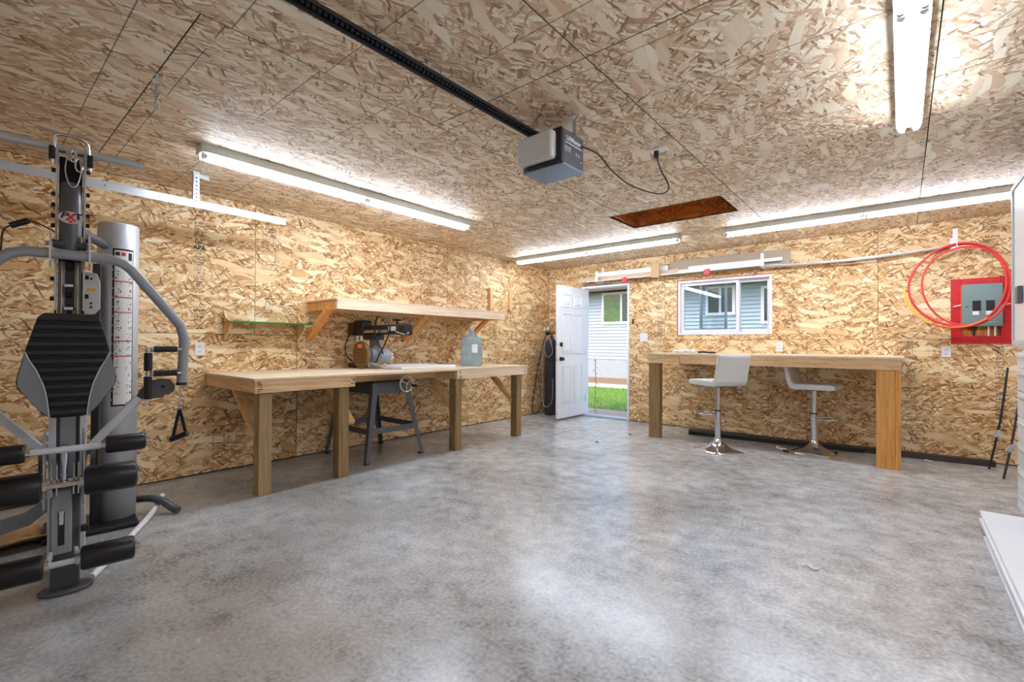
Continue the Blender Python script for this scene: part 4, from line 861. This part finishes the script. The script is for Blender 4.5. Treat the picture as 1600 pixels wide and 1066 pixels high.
# press arm
pa = []
for v, z in ((.455, .915), (.462, 1.05), (.466, 1.16), (.448, 1.235), (.34, 1.38), (.235, 1.52), (.20, 1.55), (.15, 1.566), (0, 1.568)): pa.append((-.15, v, z))
pth = pa+[(x, -v, z) for x, v, z in pa[-2::-1]]
arm_ = MB().tube(pth, .0245, 18).build('press_arm', 'steelgrey', gy)
for s in (-1, 1):
    MB().prism([(-.19, 1.68), (-.12, 1.60), (-.12, 1.53), (-.17, 1.50), (-.235, 1.60), (-.235, 1.68)], lambda a, b, t: (a, t, b), s*.070-.004, s*.070+.004).build('arm_ear', 'lightgrey', gy)
    MB().cyl((-.215, s*.062, 1.625), (-.215, s*.088, 1.625), .012, 8).build('ear_bolt', 'chrome', gy)
    for z in (1.105, .975):
        MB().cyl((-.13, s*.312, z), (-.13, s*.45, z), .011, 10).build('grip_bar', 'chrome', gy); MB().cyl((-.13, s*.328, z), (-.13, s*.43, z), .0165, 14).build('foam_grip', 'foam', gy)
    MB().cyl((-.125, s*.305, .815), (-.125, s*.305, 1.115), .012, 10).build('grip_bar', 'chrome', gy)
    for z0, z1 in ((.99, 1.085), (.84, .96)): MB().cyl((-.125, s*.305, z0), (-.125, s*.305, z1), .0185, 14).build('foam_grip', 'foam', gy)
    MB().cyl((-.15, s*.455, .905), (-.15, s*.455, .92), .026, 16).build('arm_end_cap', 'black', gy)
    # lower butterfly arm with cam plate
    MB().beam((-.16, s*.05, .575), (-.16, s*.268, .85), .035, .035, (1,0,0)).build('swing_arm', 'lightgrey', gy, .004)
    MB().prism([(.255, .835), (.28, .89), (.325, .935), (.365, .945), (.405, .94), (.43, .905), (.425, .87), (.40, .85), (.385, .855), (.378, .838)], lambda a, b, t: (t, s*a, b), -.205, -.175).build('cam_plate', 'darkgrey', gy, .003)
    MB().cyl((-.176, s*.375, .90), (-.168, s*.375, .90), .009, 8).build('cam_bolt', 'black', gy)
    MB().tube([(-.17, s*(.25+.03*math.cos(a)), .83+.03*math.sin(a)) for a in [math.pi+k*.35 for k in range(9)]], .004, 6).build('cable_hook', 'galv', gy)
    MB().cyl((-.09, s*.09-.008, .585), (-.09, s*.09+.008, .585), .058, 24).build('floor_pulley', 'darkgrey', gy)
    # strap handle on its cable
    MB().cyl((-.15, s*.449, .905), (-.15, s*.449, .80), .005, 8).tube([(-.15, s*.449+.008*math.cos(a*math.pi/5), .79+.022*math.sin(a*math.pi/5)) for a in range(10)], .003, 6, True).build('handle_clip', 'chrome', gy)
    MB().beam((-.15, s*.448, .775), (-.17, s*.421, .61), .004, .016).beam((-.15, s*.448, .775), (-.13, s*.475, .635), .004, .016).build('handle_strap', 'black', gy)
    MB().cyl((-.175, s*.414, .603), (-.125, s*.482, .637), .0155, 14).build('strap_grip', 'foam', gy)
# backrest pad
def outer(z):
    P = [(.795, .055), (.815, .085), (.93, .158), (.955, .168), (.975, .167), (1.11, .140), (1.25, .105), (1.272, .085)]
    if z <= P[0][0]: return P[0][1]
    for (za, wa), (zb, wb2) in zip(P, P[1:]):
        if z <= zb: return wa+(wb2-wa)*(z-za)/(zb-za)
    return P[-1][1]
def inner(z):
    P = [(.80, .062), (.90, .072), (.96, .086), (1.02, .108), (1.06, .128), (1.10, .142)]
    if z >= 1.10: return outer(z)
    if z <= P[0][0]: return min(P[0][1], outer(z))
    for (za, wa), (zb, wb2) in zip(P, P[1:]):
        if z <= zb: return min(wa+(wb2-wa)*(z-za)/(zb-za), outer(z))
zs = [.795, .815, .93, .955, .975, 1.11, 1.25, 1.272]
bp0 = MB().prism([(outer(z), z) for z in zs]+[(-outer(z), z) for z in zs[::-1]], lambda a, b, t: (t, a, b), .0, .045).build('backrest_pad', 'vinylblack', gy, .012, 3)
N = 12
for k in range(N):
    z0 = .80+k*(1.268-.80)/N; z1 = z0+(1.268-.80)/N; rb = MB(); vs = []; zm = [z0+(z1-z0)*j/6 for j in range(7)]
    for s in (-1, 1):
        for j, z in enumerate(zm): vs.append((.042+.016*math.sin(math.pi*j/6)**.6, s*(inner(z)-.003), z))
        vs.append((.03, s*(inner(z1)-.003), z1)); vs.append((.03, s*(inner(z0)-.003), z0))
    n = 9; rb.add(vs, [tuple(range(n)), tuple(range(2*n-1, n-1, -1))]); rb.add(vs, [(i, i+1, n+i+1, n+i) for i in range(6)], True); rb.build('cushion_rib', 'vinylblack', bp0)
for s in (-1, 1):
    zz_ = [.805, .84, .88, .92, .95, .98, 1.02, 1.06, 1.095]
    poly = [(s*(outer(z)-.004), z) for z in zz_]+[(s*inner(z), z) for z in zz_[::-1]]
    MB().prism(poly, lambda a, b, t: (t, a, b), .03, .053).build('side_panel', 'vinylgrey', bp0, .006, 2)
    MB().tube([(.054, s*inner(z), z) for z in zz_], .0025, 6).build('piping', 'lightgrey', bp0)
gb('pad_bracket', (-.10, -.03, .95), (.0, .03, 1.10), 'black', .004)
# pulley plate and cable grip beside the mast, link to the tower
MB().prism([(.045, 1.29), (.10, 1.29), (.118, 1.32), (.118, 1.46), (.105, 1.505), (.045, 1.51)], lambda a, b, t: (t, a, b), -.325, -.305).build('pulley_plate', 'lightgrey', gy, .004)
for z in (1.475, 1.345, 1.325): MB().cyl((-.306, .082, z), (-.300, .082, z), .006, 8).build('plate_bolt', 'black', gy)
gb('plate_label', (-.305, .065, 1.41), (-.304, .10, 1.425), 'yellow', 0)
MB().cyl((-.21, -.206, 1.686), (-.21, -.145, 1.722), .014, 12).build('cable_stop_grip', 'black', gy)
MB().tube(smooth([(-.28, -.05, 1.69), (-.24, -.10, 1.712), (-.21, -.145, 1.722)], 4), .003, 6).tube(smooth([(-.21, -.206, 1.686), (-.21, -.228, 1.655), (-.21, -.235, 1.55), (-.21, -.25, 1.4)], 5), .004, 6).build('pull_cable', 'black', gy)
MB().cyl((-.37, .03, 1.735), (-.86, .16, 1.745), .026, 14).build('tower_link', 'darkgrey', gy)
# weight tower
TX, TY = -.914, .228
tw = MB().lathe([(0, .0), (.104, .0), (.104, 1.885), (.098, 1.895), (0, 1.895)], (TX, TY, 0), 48).build('weight_shroud', 'shroud', gy)
gb('stack_guide', (TX+.06, TY-.125, .03), (TX+.12, TY-.09, 1.62), 'black', .004)
ca_ = math.atan2(-.018-TY, 2.988-TX)   # direction of the placard's centre
def arc(mbx, r, a0, a1, z0, z1, n=10):
    for k in range(n):
        p, q = a0+(a1-a0)*k/n, a0+(a1-a0)*(k+1)/n
        mbx.quad((TX+r*math.cos(p), TY+r*math.sin(p), z0), (TX+r*math.cos(q), TY+r*math.sin(q), z0), (TX+r*math.cos(q), TY+r*math.sin(q), z1), (TX+r*math.cos(p), TY+r*math.sin(p), z1))
    return mbx
A0, A1 = ca_-.27, ca_+.78
pc = arc(MB(), .1048, A0, A1, .74, 1.73).build('exercise_placard', 'ink', tw, fix=False)
arc(MB(), .1052, A0+.10, A1-.05, .752, 1.718).build('placard_sheet', 'paper', pc, fix=False)
arc(arc(MB(), .1056, A0+.14, A0+.34, 1.685, 1.708), .1056, A1-.3, A1-.1, 1.66, 1.708).build('placard_heading', 'ink', pc, fix=False); arc(MB(), .1056, A0+.40, A0+.62, 1.685, 1.708).build('placard_heading', 'red', pc, fix=False)
for z in (1.52, 1.42, 1.325, 1.145, 1.05): arc(MB(), .1056, A0+.11, A1-.06, z, z+.008).build('placard_rule', 'pink', pc, fix=False)
fg = MB(); rn = random.Random(4)
z = 1.63
while z > .80:
    for a in (A0+.26, A1-.24):
        for _ in range(5):
            aa = a+rn.uniform(-.12, .12); z2 = z+rn.uniform(-.014, .014); da = rn.uniform(.015, .05); arc(fg, .1058, aa, aa+da, z2, z2+rn.uniform(.002, .012), 1)
    z -= .041
arc(fg, .1058, A0+.105, A0+.108, .76, 1.70, 1); o = fg.build('placard_figures', 'ink', pc, fix=False); o['kind'] = 'stuff'
dk = MB()
for k in range(16): arc(dk, .1058, A0+.005, A0+.055, .78+k*.058, .78+k*.058+.006, 1)
o = dk.build('placard_scale', 'paper', pc, fix=False); o['kind'] = 'stuff'
# rear base
gb('tower_base', (TX-.14, -.10, .0), (TX+.22, TY+.10, .035), 'black', .012)
MB().tube(smooth([(TX-.15, TY+.08, .075), (TX-.02, TY+.17, .10), (TX+.05, TY+.235, .085), (TX+.10, TY+.285, .04), (TX+.13, TY+.315, .024)], 6), .024, 14).build('rear_foot', 'darkgrey', gy)
MB().prism([(-.23, .285), (-.15, .30), (-.068, .36), (-.068, .29), (-.13, .235), (-.23, .21)], lambda a, b, t: (t, a, b), -.32, -.31).build('gusset', 'steelgrey', gy, .002)
# bar and cardboard on the floor
tag(MB().tube(smooth([(1.70, -6.115, .018), (1.40, -5.96, .018), (1.15, -5.835, .02), (1.02, -5.765, .024), (.86, -5.675, .05), (.76, -5.62, .09)], 5), .0165, 12).build('lat_bar', 'whitem'), 'white bent lat pulldown bar lying on the floor beside the gym tower', 'bar')
cd_ = MB(); nx, ny = 10, 8; vs = []
for i in range(nx+1):
    for j in range(ny+1): vs.append((.40+.62*i/nx, -6.62+.42*j/ny, .006+.012*math.sin(i*.9)*math.sin(j*.7)**2+(.03*max(0, i-8))))
cd_.add(vs, [(i*(ny+1)+j, (i+1)*(ny+1)+j, (i+1)*(ny+1)+j+1, i*(ny+1)+j+1) for i in range(nx) for j in range(ny)], True)
o = cd_.build('cardboard_sheet', 'cardboard'); sd = o.modifiers.new('t', 'SOLIDIFY'); sd.thickness = .004; tag(o, 'flattened cardboard sheet on the floor under the home gym', 'cardboard')

# ------------------------------------------------------------------ outdoors
def ground(name, y0, y1, z, m, lab, x0=-12, x1=10): o = MB().box((x0, y0, z-.2), (x1, y1, z)).build(name, m); struct(o); o['label'] = lab; return o
ground('gravel_strip', .165, 1.05, -.03, 'gravel', 'gravel strip along the garage wall'); ground('lawn', 1.05, 5.0, -.03, 'lawn', 'green lawn between garage and house')
ground('walkway', 5.0, 5.95, -.01, 'walk', 'pale concrete walkway'); ground('flower_bed', 5.95, 9.0, -.005, 'dirt', 'bare soil bed along the house')
rn = random.Random(11); gr = MB()
for _ in range(9000):
    y = 1.02+3.95*rn.random(); x = -5.5+rn.random()*9.0; h = rn.uniform(.03, .075); a = rn.uniform(0, 6.28); d = .008
    gr.add([(x-d*math.cos(a), y-d*math.sin(a), -.03), (x+d*math.cos(a), y+d*math.sin(a), -.03), (x+rn.uniform(-.03, .03), y+rn.uniform(-.03, .03), -.03+h)], [(0,1,2)])
g_ = gr.build('grass', 'blade', fix=False); g_['kind'] = 'stuff'; g_['label'] = 'short green lawn grass outside the open door'; g_['category'] = 'grass'
# a climbing weed just outside the door jamb
vn = thing('wall_vine', 'thin dry vine growing outside the hinge side of the doorway', 'vine', (.78, .24, -.03))
MB().tube(smooth([(0, 0, 0), (-.02, .02, .25), (.01, .0, .5), (-.015, .02, .8), (0, .0, .95)], 6), .005, 6).build('stem', 'treated', vn)
for k in range(16):
    z = .08+k*.055; a = k*2.4; l_ = .05
    MB().add([(0, 0, z), (l_*.5*math.cos(a)-.01*math.sin(a), l_*.5*math.sin(a)+.01*math.cos(a), z+.02), (l_*math.cos(a), l_*math.sin(a), z+.015), (l_*.5*math.cos(a)+.01*math.sin(a), l_*.5*math.sin(a)-.01*math.cos(a), z+.01)], [(0,1,2,3)]).build('leaf', 'treated', vn)
hs2 = thing('neighbour_house', 'pale blue sided house with white windows seen through the open door', 'building', (0, 8.2, 0)); HYW = 8.2
MB().box((-11, .04, -.2), (8, .4, 3.05)).build('house_wall', 'siding', hs2)
MB().box((-11, .0, -.2), (8, .06, .68)).build('foundation', 'foundation', hs2)
sd_ = MB(); z = .66
while z < 3.03: sd_.prism([(-.018, z), (.04, z+.002), (.04, z+.115), (.022, z+.115)], lambda a, b, t: (t, a, b), -11, 8); z += .113
sd_.build('lap_siding', 'siding', hs2)
MB().box((-11, -.60, 3.05), (8, .4, 3.07)).build('soffit', 'soffit', hs2); MB().box((-11, -.63, 3.0), (8, -.60, 3.20)).build('fascia', 'soffit', hs2)
MB().prism([(-.66, 3.19), (-.60, 3.25), (4.2, 4.9), (4.2, 4.8), (-.6, 3.17)], lambda a, b, t: (t, a, b), -11.3, 8.3).build('roof', 'roof', hs2)
for x0, x1, z0, z1, gm in ((-3.52, -2.02, 1.88, 3.0, 'leafglass'), (.05, .90, 2.06, 2.96, 'darkglass'), (1.58, 2.75, 1.77, 2.86, 'darkglass')):
    wf_ = ring(MB(), x0, x1, z0, z1, .085, -.05, .05).box(((x0+x1)/2-.035, -.04, z0+.08), ((x0+x1)/2+.035, .03, z1-.08)).build('house_window', 'white', hs2, .004)
    for a, b, g2 in ((x0+.08, (x0+x1)/2-.035, gm), ((x0+x1)/2+.035, x1-.08, 'darkglass')): MB().box((a, -.03, z0+.08), (b, -.022, z1-.08)).build('pane', g2, wf_)
